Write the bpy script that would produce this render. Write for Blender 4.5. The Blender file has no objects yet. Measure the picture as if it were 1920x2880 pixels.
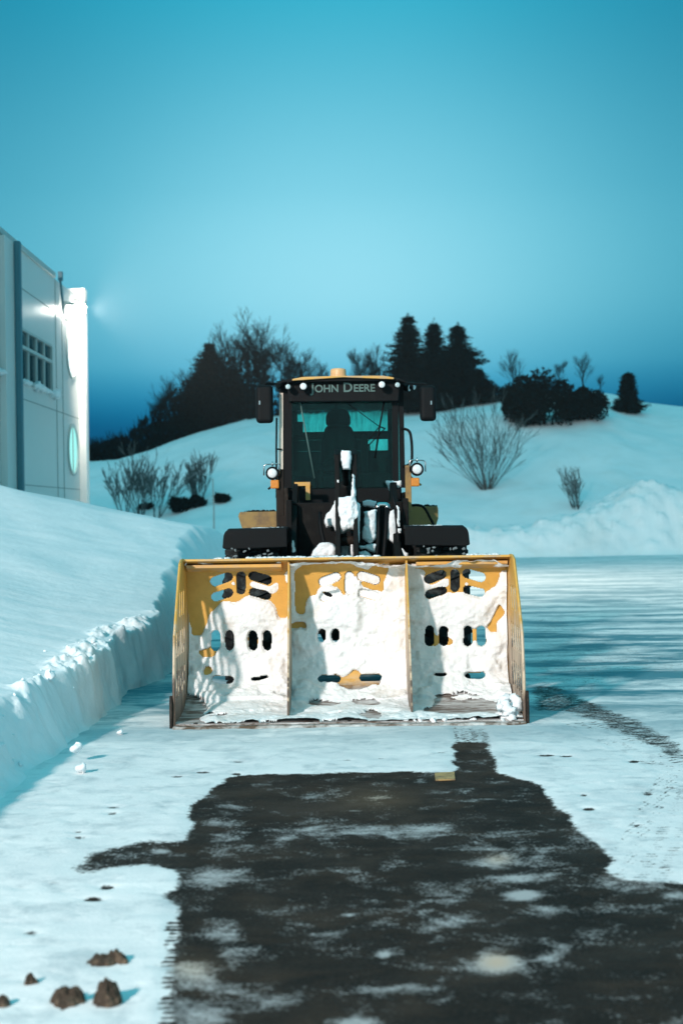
import bpy, math, random
import numpy as np
from mathutils import Vector, Matrix
rnd = random.Random(7)
# ------------------------------------------------------------------ camera
F = 4000.0; CH = 1.845; ROLL = math.radians(0.85)
RC, RS = math.cos(ROLL), math.sin(ROLL)
scene = bpy.context.scene
C = bpy.context.collection
cd = bpy.data.cameras.new('camera'); cam = bpy.data.objects.new('camera', cd); C.objects.link(cam)
cd.sensor_fit = 'VERTICAL'; cd.sensor_height = 36.0; cd.lens = 50.0
cd.clip_start = 0.05; cd.clip_end = 6000
cam.matrix_world = Matrix(((RC, RS, 0, 0), (0, 0, -1, 0), (-RS, RC, 0, CH), (0, 0, 0, 1)))
cd.dof.use_dof = True; cd.dof.focus_distance = 12.9; cd.dof.aperture_fstop = 1.9
scene.camera = cam
# ------------------------------------------------------------------ exposure
vs = scene.view_settings
vs.view_transform = 'Standard'; vs.look = 'None'; vs.gamma = 1.0; vs.exposure = 0.12; vs.use_curve_mapping = False
# ------------------------------------------------------------------ node helper
class NT:
    def __init__(s, tree): s.t = tree; s.t.nodes.clear()
    def n(s, kind, ins=None, **kw):
        nd = s.t.nodes.new(kind)
        for k, v in kw.items(): setattr(nd, k, v)
        for k, v in (ins or {}).items():
            sock = nd.inputs[k]
            if isinstance(v, tuple) and len(v) == 2 and hasattr(v[0], 'outputs'): s.t.links.new(v[0].outputs[v[1]], sock)
            elif hasattr(v, 'outputs'): s.t.links.new(v.outputs[0], sock)
            else:
                if sock.type == 'RGBA' and len(v) == 3: v = (*v, 1)
                sock.default_value = v
        return nd
    def m(s, op, a, b=0.0, c=0.0, clamp=False):
        nd = s.n('ShaderNodeMath', {0: a, 1: b, 2: c}, operation=op); nd.use_clamp = clamp; return nd
    def ramp(s, fac, stops, interp='LINEAR'):
        nd = s.n('ShaderNodeValToRGB', {0: fac}); cr = nd.color_ramp; cr.interpolation = interp
        while len(cr.elements) < len(stops): cr.elements.new(0.5)
        for e, (p, c) in zip(cr.elements, stops):
            e.position = p; e.color = (*c, 1) if len(c) == 3 else c
        return nd
    def mix(s, f, a, b, bt='MIX'):
        nd = s.n('ShaderNodeMix', data_type='RGBA', blend_type=bt)
        for i, v in ((0, f), (6, a), (7, b)):
            sock = nd.inputs[i]
            if isinstance(v, tuple) and hasattr(v[0], 'outputs'): s.t.links.new(v[0].outputs[v[1]], sock)
            elif hasattr(v, 'outputs'): s.t.links.new(v.outputs[2] if v.bl_idname == 'ShaderNodeMix' else v.outputs[0], sock)
            else: sock.default_value = (*v, 1) if isinstance(v, tuple) else v
        return nd
# ------------------------------------------------------------------ world: dusk sky
world = bpy.data.worlds.new('World'); scene.world = world; world.use_nodes = True
w = NT(world.node_tree)
tc = w.n('ShaderNodeTexCoord'); sep = w.n('ShaderNodeSeparateXYZ', {0: (tc, 'Generated')})
SKY = [(0.0, (.001, .07, .16)), (.058, (.001, .10, .24)), (.080, (.012, .25, .44)), (.103, (.10, .46, .64)),
       (.150, (.27, .67, .80)), (.220, (.18, .58, .73)), (.335, (.006, .33, .49)), (.42, (.008, .38, .54)), (.6, (.06, .54, .67)), (1.0, (.09, .60, .71))]
el = w.m('MAXIMUM', (sep, 2), 0.0)
sky = w.ramp(el, SKY, 'B_SPLINE')
az = w.m('ARCTAN2', (sep, 0), (sep, 1))
a2 = w.m('MULTIPLY', w.m('POWER', w.m('ABSOLUTE', az), 2.0), -24.0)
gl = w.m('EXPONENT', a2)                                   # twilight glow centred ahead
fac = w.m('MULTIPLY_ADD', gl, 0.70, 0.40)
low = w.m('SMOOTH_MIN', 1.0, w.m('MULTIPLY', el, .8), 0.1)
fac2 = w.m('ADD', w.m('MULTIPLY', fac, w.m('SUBTRACT', 1.0, low)), low)
nz = w.n('ShaderNodeTexNoise', {'Vector': (tc, 'Generated'), 'Scale': 3.0, 'Detail': 2.0})
fac3 = w.m('MULTIPLY', fac2, w.m('MULTIPLY_ADD', nz, 0.12, 0.96))
bk = w.n('ShaderNodeMapRange', {0: (sep, 1), 1: .55, 2: -.5, 3: 0., 4: 1.}, interpolation_type='SMOOTHSTEP')   # paler afterglow behind the camera
bk2 = w.m('MULTIPLY', bk, w.m('SUBTRACT', 1.0, el))
fac3 = w.m('MAXIMUM', fac3, bk)
sky = w.mix(w.m('MULTIPLY', bk2, .9), sky, (.40, .66, .72))
col = w.mix(1.0, sky, w.n('ShaderNodeCombineXYZ', {0: w.m('POWER', fac3, 2.2), 1: fac3, 2: w.m('POWER', fac3, .8)}), 'MULTIPLY')
bg = w.n('ShaderNodeBackground', {'Color': (col, 2), 'Strength': 1.0})
w.n('ShaderNodeOutputWorld', {'Surface': bg})
# ------------------------------------------------------------------ lights
def add_light(name, kind, loc, power, color, **kw):
    l = bpy.data.lights.new(name, kind); l.energy = power; l.color = color
    for k, v in kw.items(): setattr(l, k, v)
    o = bpy.data.objects.new(name, l); o.location = loc; C.objects.link(o); return o
MAST = Vector((-17.0, -19.0, 14.9))
KEYDIR = (Vector((0, 13, 0.7)) - MAST).normalized()
add_light('mast_light', 'POINT', MAST, 64000, (1.0, .88, .82), shadow_soft_size=0.95)
s_ = add_light('sun', 'SUN', (0, 0, 30), 0.13, (1.0, .84, .74), angle=math.radians(3))
s_.rotation_euler = KEYDIR.to_track_quat('-Z', 'Y').to_euler()

# ------------------------------------------------------------------ math helpers
def PT(px, py, d):
    u = px - 960; v = 1440 - py
    return ((u*RC + v*RS)*d/F, d, CH + (-u*RS + v*RC)*d/F)
def proj(x, y, z):
    u = x/y*F; v = (z-CH)/y*F
    return 960 + u*RC - v*RS, 1440 - (u*RS + v*RC)
def GP(px, py, z=0.0):                                       # a source-photo point lying on the ground
    u = px - 960; v = 1440 - py
    v2 = -u*RS + v*RC; d = (z-CH)*F/v2
    return ((u*RC+v*RS)*d/F, d)
def _h(i, j, seed):
    n = (i*374761393 + j*668265263 + seed*974634777) & 0xffffffff
    n = ((n ^ (n >> 13))*1274126177) & 0xffffffff
    return ((n ^ (n >> 16)) & 0xffff)/65535.0
def vn(x, y, seed=0):
    x = np.asarray(x, float); y = np.asarray(y, float)
    xi = np.floor(x).astype(np.int64); yi = np.floor(y).astype(np.int64)
    fx = x-xi; fy = y-yi; fx = fx*fx*fx*(fx*(fx*6-15)+10); fy = fy*fy*fy*(fy*(fy*6-15)+10)
    a = _h(xi, yi, seed); b = _h(xi+1, yi, seed); c = _h(xi, yi+1, seed); d = _h(xi+1, yi+1, seed)
    return (a*(1-fx)+b*fx)*(1-fy) + (c*(1-fx)+d*fx)*fy
def fbm(x, y, seed=0, o=4, g=.5):
    r = 0; a = 1; t = 0
    for k in range(o):
        r = r + a*vn(x*2**k + 17.3*k, y*2**k - 9.1*k, seed+k); t += a; a *= g
    return r/t
def inpoly(px, py, poly):
    r = np.zeros(px.shape, bool); n = len(poly)
    for i in range(n):
        x1, y1 = poly[i]; x2, y2 = poly[(i+1) % n]
        if y1 == y2: continue
        c = ((y1 > py) != (y2 > py)) & (px < (x2-x1)*(py-y1)/(y2-y1)+x1)
        r ^= c
    return r
def blur(a, k, it=2):
    for _ in range(it):
        for ax in (0, 1):
            p = np.pad(a, [(k, k) if i == ax else (0, 0) for i in range(2)], mode='edge')
            c = np.cumsum(p, axis=ax); z = np.zeros_like(np.take(c, [0], axis=ax))
            c = np.concatenate([z, c], axis=ax); n = 2*k+1
            sl1 = [slice(None)]*2; sl2 = [slice(None)]*2
            sl1[ax] = slice(n, None); sl2[ax] = slice(0, -n)
            a = (c[tuple(sl1)]-c[tuple(sl2)])/n
    return a
def sst(a, b, x):
    t = np.clip((np.asarray(x, float)-a)/(b-a), 0, 1); return t*t*(3-2*t)
# ------------------------------------------------------------------ object helpers
def tag(o, label=None, cat=None, group=None, kind=None):
    if label: o['label'] = label
    if cat: o['category'] = cat
    if group: o['group'] = group
    if kind: o['kind'] = kind
    return o
LOC = {}
def thing(name, label, cat, loc=(0, 0, 0), group=None):
    o = bpy.data.objects.new(name, None); C.objects.link(o); o.location = loc
    o.empty_display_size = 0.2; LOC[o.name] = Vector(loc); tag(o, label, cat, group); return o
def rootloc(p):
    while p.parent: p = p.parent
    return Vector(p.location)
def link(name, me, mat, parent=None, smooth=True, sub=True):
    o = bpy.data.objects.new(name, me); C.objects.link(o)
    if mat is not None: me.materials.append(mat)
    if parent is not None:
        o.parent = parent
        if sub:
            r = rootloc(parent)
            if r.length: me.transform(Matrix.Translation(-r))
    me.polygons.foreach_set('use_smooth', [smooth]*len(me.polygons)); me.update()
    return o
def mesh_np(name, V, Q, mat, parent=None, smooth=True, solid=None):
    me = bpy.data.meshes.new(name); me.from_pydata(V.tolist(), [], Q.tolist()); 
    return link(name, me, mat, parent, smooth)
def grid_quads(nr, nc):
    i = np.arange(nr*nc).reshape(nr, nc)
    return np.stack([i[:-1, :-1], i[:-1, 1:], i[1:, 1:], i[1:, :-1]], -1).reshape(-1, 4)
def grid_obj(name, X, Y, Z, mat, parent=None, keep=None, attrs=None, flip=False, smooth=True):
    nr, nc = X.shape; Q = grid_quads(nr, nc)
    V = np.stack([X.ravel(), Y.ravel(), Z.ravel()], 1)
    if keep is not None:
        Q = Q[keep[:-1, :-1].ravel() if keep.shape == X.shape else keep.ravel()]
        used = np.unique(Q); re = np.full(len(V), -1); re[used] = np.arange(len(used)); Q = re[Q]; V = V[used]
    else: used = None
    if flip: Q = Q[:, ::-1]
    me = bpy.data.meshes.new(name); me.from_pydata(V.tolist(), [], Q.tolist())
    for k, a in (attrs or {}).items():
        at = me.attributes.new(k, 'FLOAT', 'POINT'); a = a.ravel()
        at.data.foreach_set('value', (a if used is None else a[used]).astype(np.float32))
    return link(name, me, mat, parent, smooth)
class MB:
    def __init__(s): s.v = []; s.f = []
    def add(s, vs, fs):
        b = len(s.v); s.v += [tuple(v) for v in vs]; s.f += [tuple(i+b for i in f) for f in fs]; return s
    def box(s, c, size, rot=None):
        hx, hy, hz = (a/2 for a in size)
        vs = [Vector((x, y, z)) for x in (-hx, hx) for y in (-hy, hy) for z in (-hz, hz)]
        if rot is not None: vs = [rot @ v for v in vs]
        c = Vector(c); vs = [v+c for v in vs]
        return s.add(vs, [(0, 1, 3, 2), (4, 6, 7, 5), (0, 4, 5, 1), (2, 3, 7, 6), (0, 2, 6, 4), (1, 5, 7, 3)])
    def bb(s, x0, x1, y0, y1, z0, z1): return s.box(((x0+x1)/2, (y0+y1)/2, (z0+z1)/2), (abs(x1-x0), abs(y1-y0), abs(z1-z0)))
    def prism(s, poly, x0, x1):                                # poly in (y, z)
        n = len(poly); vs = [(x0, y, z) for y, z in poly]+[(x1, y, z) for y, z in poly]
        return s.add(vs, [tuple(range(n))[::-1], tuple(range(n, 2*n))]+[(i, (i+1) % n, n+(i+1) % n, n+i) for i in range(n)])
    def prism_y(s, poly, y0, y1):                              # poly in (x, z)
        n = len(poly); vs = [(x, y0, z) for x, z in poly]+[(x, y1, z) for x, z in poly]
        return s.add(vs, [tuple(range(n)), tuple(range(n, 2*n))[::-1]]+[(i, n+i, n+(i+1) % n, (i+1) % n) for i in range(n)])
    def tube(s, pts, r, n=10, cap=True):
        pts = [Vector(p) for p in pts]; rs = r if isinstance(r, (list, tuple)) else [r]*len(pts)
        b = len(s.v); up = None
        for i, p in enumerate(pts):
            t = (pts[min(i+1, len(pts)-1)]-pts[max(i-1, 0)])
            if t.length < 1e-9: t = Vector((0, 0, 1))
            t.normalize()
            if up is None: up = t.orthogonal().normalized()
            up = (up - t*up.dot(t)); up = up.normalized() if up.length > 1e-6 else t.orthogonal().normalized()
            w2 = t.cross(up)
            for k in range(n):
                a = 2*math.pi*k/n; s.v.append(tuple(p+(up*math.cos(a)+w2*math.sin(a))*rs[i]))
        for i in range(len(pts)-1):
            for k in range(n):
                k2 = (k+1) % n; s.f.append((b+i*n+k, b+i*n+k2, b+(i+1)*n+k2, b+(i+1)*n+k))
        if cap:
            s.f.append(tuple(b+k for k in range(n))[::-1]); s.f.append(tuple(b+(len(pts)-1)*n+k for k in range(n)))
        return s
    def lathe(s, c, axis, prof, n=24):                         # prof: (along, radius)
        a = Vector(axis).normalized(); u = a.orthogonal().normalized(); w2 = a.cross(u); c = Vector(c); b = len(s.v)
        for (t, r) in prof:
            for k in range(n):
                q = 2*math.pi*k/n; s.v.append(tuple(c+a*t+(u*math.cos(q)+w2*math.sin(q))*r))
        for i in range(len(prof)-1):
            for k in range(n):
                k2 = (k+1) % n; s.f.append((b+i*n+k, b+i*n+k2, b+(i+1)*n+k2, b+(i+1)*n+k))
        s.f.append(tuple(b+k for k in range(n))[::-1]); s.f.append(tuple(b+(len(prof)-1)*n+k for k in range(n)))
        return s
    def build(s, name, mat, parent=None, bevel=0.0, smooth=False, seg=2):
        me = bpy.data.meshes.new(name); me.from_pydata(s.v, [], s.f)
        import bmesh
        bm = bmesh.new(); bm.from_mesh(me); bmesh.ops.recalc_face_normals(bm, faces=bm.faces); bm.to_mesh(me); bm.free()
        o = link(name, me, mat, parent, smooth)
        if bevel:
            m = o.modifiers.new('bevel', 'BEVEL'); m.width = bevel; m.segments = seg; m.limit_method = 'ANGLE'; m.angle_limit = math.radians(40)
        return o
def rounded(pts, r=0.08, n=5):                                # round the corners of a tube path
    pts = [Vector(p) for p in pts]; out = [pts[0]]
    for i in range(1, len(pts)-1):
        a = pts[i]+(pts[i-1]-pts[i]).normalized()*r; b = pts[i]+(pts[i+1]-pts[i]).normalized()*r
        for k in range(n+1):
            t = k/n; out.append(a*(1-t)**2+pts[i]*2*t*(1-t)+b*t*t)
    out.append(pts[-1]); return out
# ------------------------------------------------------------------ materials
def newmat(name):
    m = bpy.data.materials.new(name); m.use_nodes = True; return m, NT(m.node_tree)
def finish(nt, bsdf): nt.n('ShaderNodeOutputMaterial', {'Surface': bsdf})
def simple(name, c, rough=.5, metal=0.0, var=.25, scale=6.0, bump=0.0, dirt=None, dirt_amt=.5, spec=.4, coat=0.0):
    m, t = newmat(name); g = t.n('ShaderNodeTexCoord')
    n1 = t.n('ShaderNodeTexNoise', {'Vector': (g, 'Object'), 'Scale': scale, 'Detail': 6.0, 'Roughness': .65})
    colr = t.mix(t.m('MULTIPLY', n1, 1.0), tuple(x*(1-var) for x in c), tuple(min(1, x*(1+var)) for x in c))
    if dirt:
        n2 = t.n('ShaderNodeTexNoise', {'Vector': (g, 'Object'), 'Scale': scale*.6, 'Detail': 8.0, 'Roughness': .75})
        f = t.ramp(n2, [(.62-.25*dirt_amt, (0, 0, 0)), (.80-.25*dirt_amt, (1, 1, 1))])
        colr = t.mix(f, colr, dirt)
    rr = t.m('MULTIPLY_ADD', n1, .3, rough-.15)
    ins = {'Base Color': (colr, 2), 'Roughness': rr, 'Metallic': metal, 'Specular IOR Level': spec, 'Coat Weight': coat}
    if bump:
        n3 = t.n('ShaderNodeTexNoise', {'Vector': (g, 'Object'), 'Scale': scale*5, 'Detail': 5.0})
        ins['Normal'] = t.n('ShaderNodeBump', {'Height': n3, 'Strength': bump, 'Distance': .02})
    finish(t, t.n('ShaderNodeBsdfPrincipled', ins)); return m
def emit(name, c, s):
    m, t = newmat(name); finish(t, t.n('ShaderNodeEmission', {'Color': c, 'Strength': s})); return m
def glass(name, tint, gloss=.05):
    m, t = newmat(name)
    g = t.n('ShaderNodeTexCoord'); mp = t.n('ShaderNodeMapping', {'Vector': (g, 'Object'), 'Scale': (16., 4., 2.2)})
    nz_ = t.n('ShaderNodeTexNoise', {'Vector': mp, 'Scale': 1.0, 'Detail': 7.0, 'Roughness': .7})
    tc_ = t.mix(t.ramp(nz_, [(.30, (0, 0, 0)), (.62, (1, 1, 1))]), tuple(x*.8 for x in tint[:3]), tint[:3])
    a = t.n('ShaderNodeBsdfTransparent', {'Color': (tc_, 2)}); b = t.n('ShaderNodeBsdfGlossy', {'Color': (.9, .9, .9), 'Roughness': .03})
    fr = t.n('ShaderNodeFresnel', {'IOR': 1.5})
    finish(t, t.n('ShaderNodeMixShader', {0: t.m('MULTIPLY', fr, .45), 1: a, 2: b})); return m
def snowmat(name, c=(.82, .85, .87), dirt=0.0, bump=.35, scale=9.0, streak=None):
    m, t = newmat(name); g = t.n('ShaderNodeTexCoord')
    n1 = t.n('ShaderNodeTexNoise', {'Vector': (g, 'Object'), 'Scale': scale, 'Detail': 8.0, 'Roughness': .62})
    colr = t.mix(t.ramp(n1, [(.3, (0, 0, 0)), (.6, (1, 1, 1))]), tuple(x*.93 for x in c), c)
    if dirt:
        n2 = t.n('ShaderNodeTexNoise', {'Vector': (g, 'Object'), 'Scale': scale*.45, 'Detail': 9.0, 'Roughness': .72, 'Distortion': .6})
        colr = t.mix(t.ramp(n2, [(.52, (0, 0, 0)), (.74, (dirt, dirt, dirt))]), colr, (.42, .29, .17))
    if dirt:
        n7 = t.n('ShaderNodeTexNoise', {'Vector': (g, 'Object'), 'Scale': scale*3.2, 'Detail': 5.0, 'Roughness': .8})
        colr = t.mix(t.m('MULTIPLY', t.ramp(n7, [(.64, (0, 0, 0)), (.72, (1, 1, 1))]), min(.75, dirt*1.4)), colr, (.22, .15, .10))
    h = n1
    if streak:
        mp = t.n('ShaderNodeMapping', {'Vector': (g, 'Object'), 'Rotation': (0, 0, streak[0]), 'Scale': streak[1]})
        n3 = t.n('ShaderNodeTexNoise', {'Vector': mp, 'Scale': 1.0, 'Detail': 5.0, 'Roughness': .6})
        h = t.m('MULTIPLY_ADD', n3, streak[2], n1)
    ins = {'Base Color': (colr, 2), 'Roughness': .7, 'Specular IOR Level': .25,
           'Normal': t.n('ShaderNodeBump', {'Height': h, 'Strength': bump, 'Distance': .05})}
    finish(t, t.n('ShaderNodeBsdfPrincipled', ins)); return m
M = {}
M['yellow'] = simple('yellow_paint', (.64, .35, .08), .55, var=.15, scale=9, bump=.08, dirt=(.46, .33, .21), dirt_amt=.6)
M['yellow_dull'] = simple('dull_yellow_paint', (.30, .19, .06), .6, var=.2, scale=7, dirt=(.16, .10, .05), dirt_amt=.7)
M['black'] = simple('black_paint', (.005, .006, .007), .6, var=.3, scale=8, dirt=(.012, .012, .012), dirt_amt=.2, spec=.12)
M['frame'] = simple('dark_steel', (.006, .006, .006), .65, var=.4, scale=6, dirt=(.02, .018, .016), dirt_amt=.3, spec=.12)
M['dirtyframe'] = simple('road_grime_steel', (.022, .017, .014), .75, var=.4, scale=9, dirt=(.07, .055, .045), dirt_amt=.35, spec=.12)
M['rubber'] = simple('tyre_rubber', (.014, .014, .014), .8, var=.3, scale=10, bump=.3, dirt=(.07, .08, .08), dirt_amt=.45, spec=.12)
M['rustsnow'] = simple('snowy_rusty_steel', (.12, .08, .055), .8, var=.4, scale=8, dirt=(.62, .60, .58), dirt_amt=.75, spec=.1)
M['greysnow'] = simple('dirty_ice', (.16, .19, .20), .7, var=.5, scale=20)
M['chrome'] = simple('bright_metal', (.6, .6, .6), .2, metal=1.0, var=.1)
M['seat'] = simple('seat_fabric', (.004, .004, .005), .85, spec=.1)
M['letter'] = simple('lettering_paint', (.08, .15, .14), .5, var=.1)
M['amber'] = simple('amber_plastic', (.62, .22, .03), .35, var=.3, scale=40)
M['beacon'] = simple('beacon_plastic', (.72, .42, .20), .25, var=.3, scale=30, coat=.5)
M['lens'] = simple('lamp_lens', (.75, .77, .78), .15, var=.25, scale=60, coat=1.0)
M['lenscool'] = simple('work_lamp_lens', (.45, .55, .56), .15, var=.35, scale=60, coat=1.0)
M['cabglass'] = glass('tinted_cab_glass', (.60, .99, .95, 1))
M['doorglare'] = simple('painted_door_reflection', (.62, .55, .46), .3, var=.15)  # pale tone painted in for light reflected along the door glass
M['snow'] = snowmat('snow')
M['bucket_snow'] = snowmat('caked_snow', (.82, .83, .83), dirt=.45, bump=.6, scale=7.0)
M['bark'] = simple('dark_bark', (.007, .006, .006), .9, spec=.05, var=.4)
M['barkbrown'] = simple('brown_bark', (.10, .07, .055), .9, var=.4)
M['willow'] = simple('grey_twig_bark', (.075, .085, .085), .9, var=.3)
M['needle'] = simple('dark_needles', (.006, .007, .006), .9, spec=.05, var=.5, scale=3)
M['wall'] = simple('white_metal_cladding', (.60, .60, .58), .36, var=.05, scale=2.0)
M['wallfin'] = simple('white_painted_fin', (.72, .72, .70), .5, var=.05, scale=2.0)
M['pipe'] = simple('blue_green_downpipe', (.05, .16, .20), .5, var=.15)
M['winframe'] = simple('window_frame_paint', (.42, .47, .46), .5, var=.1)
M['pane'] = simple('dark_window_glass', (.02, .06, .07), .08, var=.5, scale=1.2)
M['seam'] = simple('panel_seam', (.25, .28, .28), .6)
M['dirt'] = simple('frozen_dirt', (.055, .038, .026), .9, var=.6, scale=30, bump=.8, dirt=(.22, .16, .11), dirt_amt=.5)
M['stake'] = simple('weathered_stake', (.42, .36, .34), .7)
M['lamp_on'] = emit('lit_lamp_glass', (1.0, .93, .84, 1), 45.0)
M['portlit'] = emit('lit_round_window', (.38, .95, .90, 1), 1.0)
M['portwhite'] = emit('lit_round_window_upper', (.85, 1.0, 1.0, 1), 1.8)
M['roadpaint'] = simple('worn_yellow_road_paint', (.44, .29, .13), .8, var=.3, scale=25, dirt=(.12, .10, .08), dirt_amt=.6, spec=.1)

# ------------------------------------------------------------------ terrain functions
def edge_x(y):
    base = np.interp(y, [0, 5, 8, 11.5, 12.9, 14.2, 16, 19, 25, 32, 46], [-1.95, -2.12, -2.24, -2.22, -2.10, -2.26, -1.98, -1.95, -1.75, -1.3, -.9])
    return base + (fbm(y*1.0, y*0+3, 5, 3)-.5)*.26 + (vn(y*5.5, y*0+1, 8)-.5)*.05
def bank_h(x, y):
    xe = edge_x(y)
    e = np.interp(y, [0, 5, 8, 11, 13, 15, 18, 22, 25, 29, 35, 44], [.42, .42, .42, .44, .50, .58, .72, 1.10, 1.46, 1.30, .7, .0])
    s = np.interp(y, [0, 8, 13, 18, 25, 32, 40], [.13, .14, .16, .19, .215, .20, .12])
    t = np.maximum(xe-x, 0)
    top = e + s*t - .012*np.maximum(t-6, 0)**1.3
    top = top + (fbm(x*.35+y*.12, y*.16, 21, 3)-.5)*.30*np.clip(t/1.6, 0, 1)
    k = np.exp(-(t-.22)**2/.03)*sst(17.5, 15.5, y)                          # rubble along the ploughed edge
    lump = np.maximum(fbm(x*3.4, y*3.4, 31, 5, .6)-.46, 0)*.42
    top = top + k*lump + .02*(fbm(x*2, y*1.2, 33, 3)-.5)
    rise = sst(0, 1, t/(np.interp(y, [6, 9, 11.5, 12.8, 15.5, 18, 24], [.46, .42, .32, .10, .12, .35, .9])+.04*vn(y*3, y*0, 44)))
    return top*rise
RB = [(-1500, .5), (400, .5), (1000, .7), (1330, 1.0), (1480, 1.05), (1580, 1.35), (1650, 1.55), (1720, 1.95), (1790, 2.35), (1850, 2.75), (1900, 2.7), (1960, 2.4), (2300, 2.6), (4000, 2.0)]
CR = [(-4000, 1330), (-1500, 1310), (0, 1300), (260, 1293), (330, 1290), (420, 1265), (490, 1236), (560, 1212), (690, 1177), (850, 1160), (1000, 1155),
      (1130, 1150), (1250, 1142), (1400, 1120), (1560, 1100), (1650, 1098), (1720, 1106), (1800, 1128), (1920, 1142), (2300, 1180), (4500, 1330)]
CRX = [PT(p, q, 90)[0] for p, q in CR]; CRZ = [PT(p, q, 90)[2] for p, q in CR]
RBX = [PT(p, 1500, 56)[0] for p, _ in RB]; RBZ = [q for _, q in RB]
def hill_h(x, y):
    Hc = np.interp(x*90/np.maximum(y, 60), CRX, CRZ)
    t = np.clip((y-56.5)/(90-56.5), 0, 1)
    z = Hc*(0.55*t**1.05+.45*sst(0, 1, t))
    z = np.where(y > 90, Hc-.05*(y-90), z)
    z = z + (fbm(x*.13, y*.10, 51, 4)-.5)*1.3*sst(57, 64, y)*sst(91, 82, y)
    foot = 54.6 + (fbm(x*.25, x*0, 61, 3)-.5)*1.2
    hb = np.interp(x, RBX, RBZ)*(1 + (fbm(x*.45, y*.4, 63, 4)-.5)*.3)
    t2 = (y-foot)/(.8+hb*1.1)
    b = hb*sst(0, 1, t2)**.8*sst(1, 0, (y-foot-2.5-hb)/7.0)
    b = b + np.clip(b, 0, .6)*np.maximum(fbm(x*2.6, y*2.6, 65, 5, .65)-.42, 0)*1.1
    return np.maximum(z, b)*sst(-.15, .35, y-foot)
def hit_hill(px, py):
    for d in np.arange(55, 130, .25):
        p = PT(px, py, d)
        if p[2] <= float(hill_h(np.array([p[0]]), np.array([d]))[0]): return p[0], d, p[2]
    p = PT(px, py, 90); return p[0], 90., p[2]
# ------------------------------------------------------------------ the lot: one sheet to the horizon
def axis(lo, hi, step, far, grow=1.12, near=None):
    a = list(np.arange(lo, hi+1e-6, step)); s = step; x = a[-1]
    while x < far: s *= grow; x += s; a.append(x)
    s = step; x = a[0]; pre = []
    lim = -far if near is None else near
    while x > lim: s *= grow; x -= s; pre.append(x)
    return np.array(pre[::-1]+a)
gx = axis(-3.2, 5.2, .024, 3000, 1.10); gy = axis(4.6, 16.5, .026, 4000, 1.035, near=-60)
X, Y = np.meshgrid(gx, gy)
front = Y > 3.0
PX = np.full(X.shape, -9999.); PY = np.full(X.shape, -9999.)
PX[front], PY[front] = proj(X[front], Y[front], 0.0)
bare = np.zeros(X.shape)
POLYB = [(585, 2235), (640, 2186), (700, 2180), (830, 2178), (1060, 2176), (1282, 2174), (1276, 2120), (1274, 2088), (1372, 2086), (1380, 2112), (1398, 2172), (1440, 2186), (1520, 2206),
         (1560, 2258), (1600, 2302), (1640, 2352), (1726, 2408), (1700, 2462), (1800, 2490), (2400, 2500), (2400, 3300), (470, 3300), (478, 2880), (490, 2700), (500, 2552), (452, 2522), (500, 2500),
         (500, 2452), (470, 2440), (500, 2400), (525, 2368), (548, 2318), (520, 2303), (552, 2262)]
jx = (fbm(X*7, Y*7, 301, 5, .6)-.5)*44; jy = (fbm(X*7+9, Y*7, 303, 5, .6)-.5)*22
m = inpoly(PX+jx, PY+jy, POLYB).astype(float)
bare = np.maximum(bare, m)
# off-view parts of the lot carry the same kind of patch
bare = np.maximum(bare, ((Y < 5.0) & (X > -1.1) & (X < 3.5)).astype(float))
def soft(poly, v):
    global bare
    mm = inpoly(PX+jx, PY+jy, poly).astype(float)*v; bare = np.maximum(bare, mm)
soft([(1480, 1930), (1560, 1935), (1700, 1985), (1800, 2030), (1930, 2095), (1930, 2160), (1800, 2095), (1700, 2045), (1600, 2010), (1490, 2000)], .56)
soft([(1480, 1725), (1570, 1735), (1660, 1770), (1800, 1830), (1930, 1850), (1930, 1900), (1750, 1900), (1650, 1960), (1480, 1940)], .42)  # icy streaks plus the bucket's cast shade, painted in as part-bare ground
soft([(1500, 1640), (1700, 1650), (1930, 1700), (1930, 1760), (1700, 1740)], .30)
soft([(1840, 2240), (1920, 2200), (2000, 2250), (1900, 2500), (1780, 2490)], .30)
soft([(500, 2452), (420, 2440), (320, 2448), (238, 2462), (205, 2450), (240, 2405), (390, 2368), (440, 2362), (525, 2368), (520, 2420)], .66)
soft([(150, 2480), (240, 2400), (330, 2390), (300, 2470)], .40)
bare = blur(bare, 2, 2)
def treads(p0, p1, half, per, v, skew=.6):
    global bare
    a = np.array(GP(*p0)); b = np.array(GP(*p1)); dv = (b-a); Ln = np.hypot(*dv); dv = dv/Ln
    al = (X-a[0])*dv[0]+(Y-a[1])*dv[1]; ac = -(X-a[0])*dv[1]+(Y-a[1])*dv[0]
    mm = sst(half, half*.8, np.abs(ac))*sst(-.1, .1, al)*sst(Ln+.1, Ln-.1, al)
    pat = (np.sin((al+skew*np.abs(ac))*2*math.pi/per) > .1)*(.6+.4*(np.sin(ac*2*math.pi/(half*.45)) > -.4))
    bare = np.maximum(bare, mm*(v*.45+v*.55*pat)*(.6+.8*fbm(X*2.5, Y*2.5, 333, 3)))
treads((1930, 2180), (1760, 2520), .22, .055, .50)
treads((500, 2590), (478, 2960), .055, .05, .85, 0.)
treads((1480, 1950), (1960, 2180), .28, .09, .46)
treads((1318, 2044), (1336, 2110), .17, .06, .60)
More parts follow.
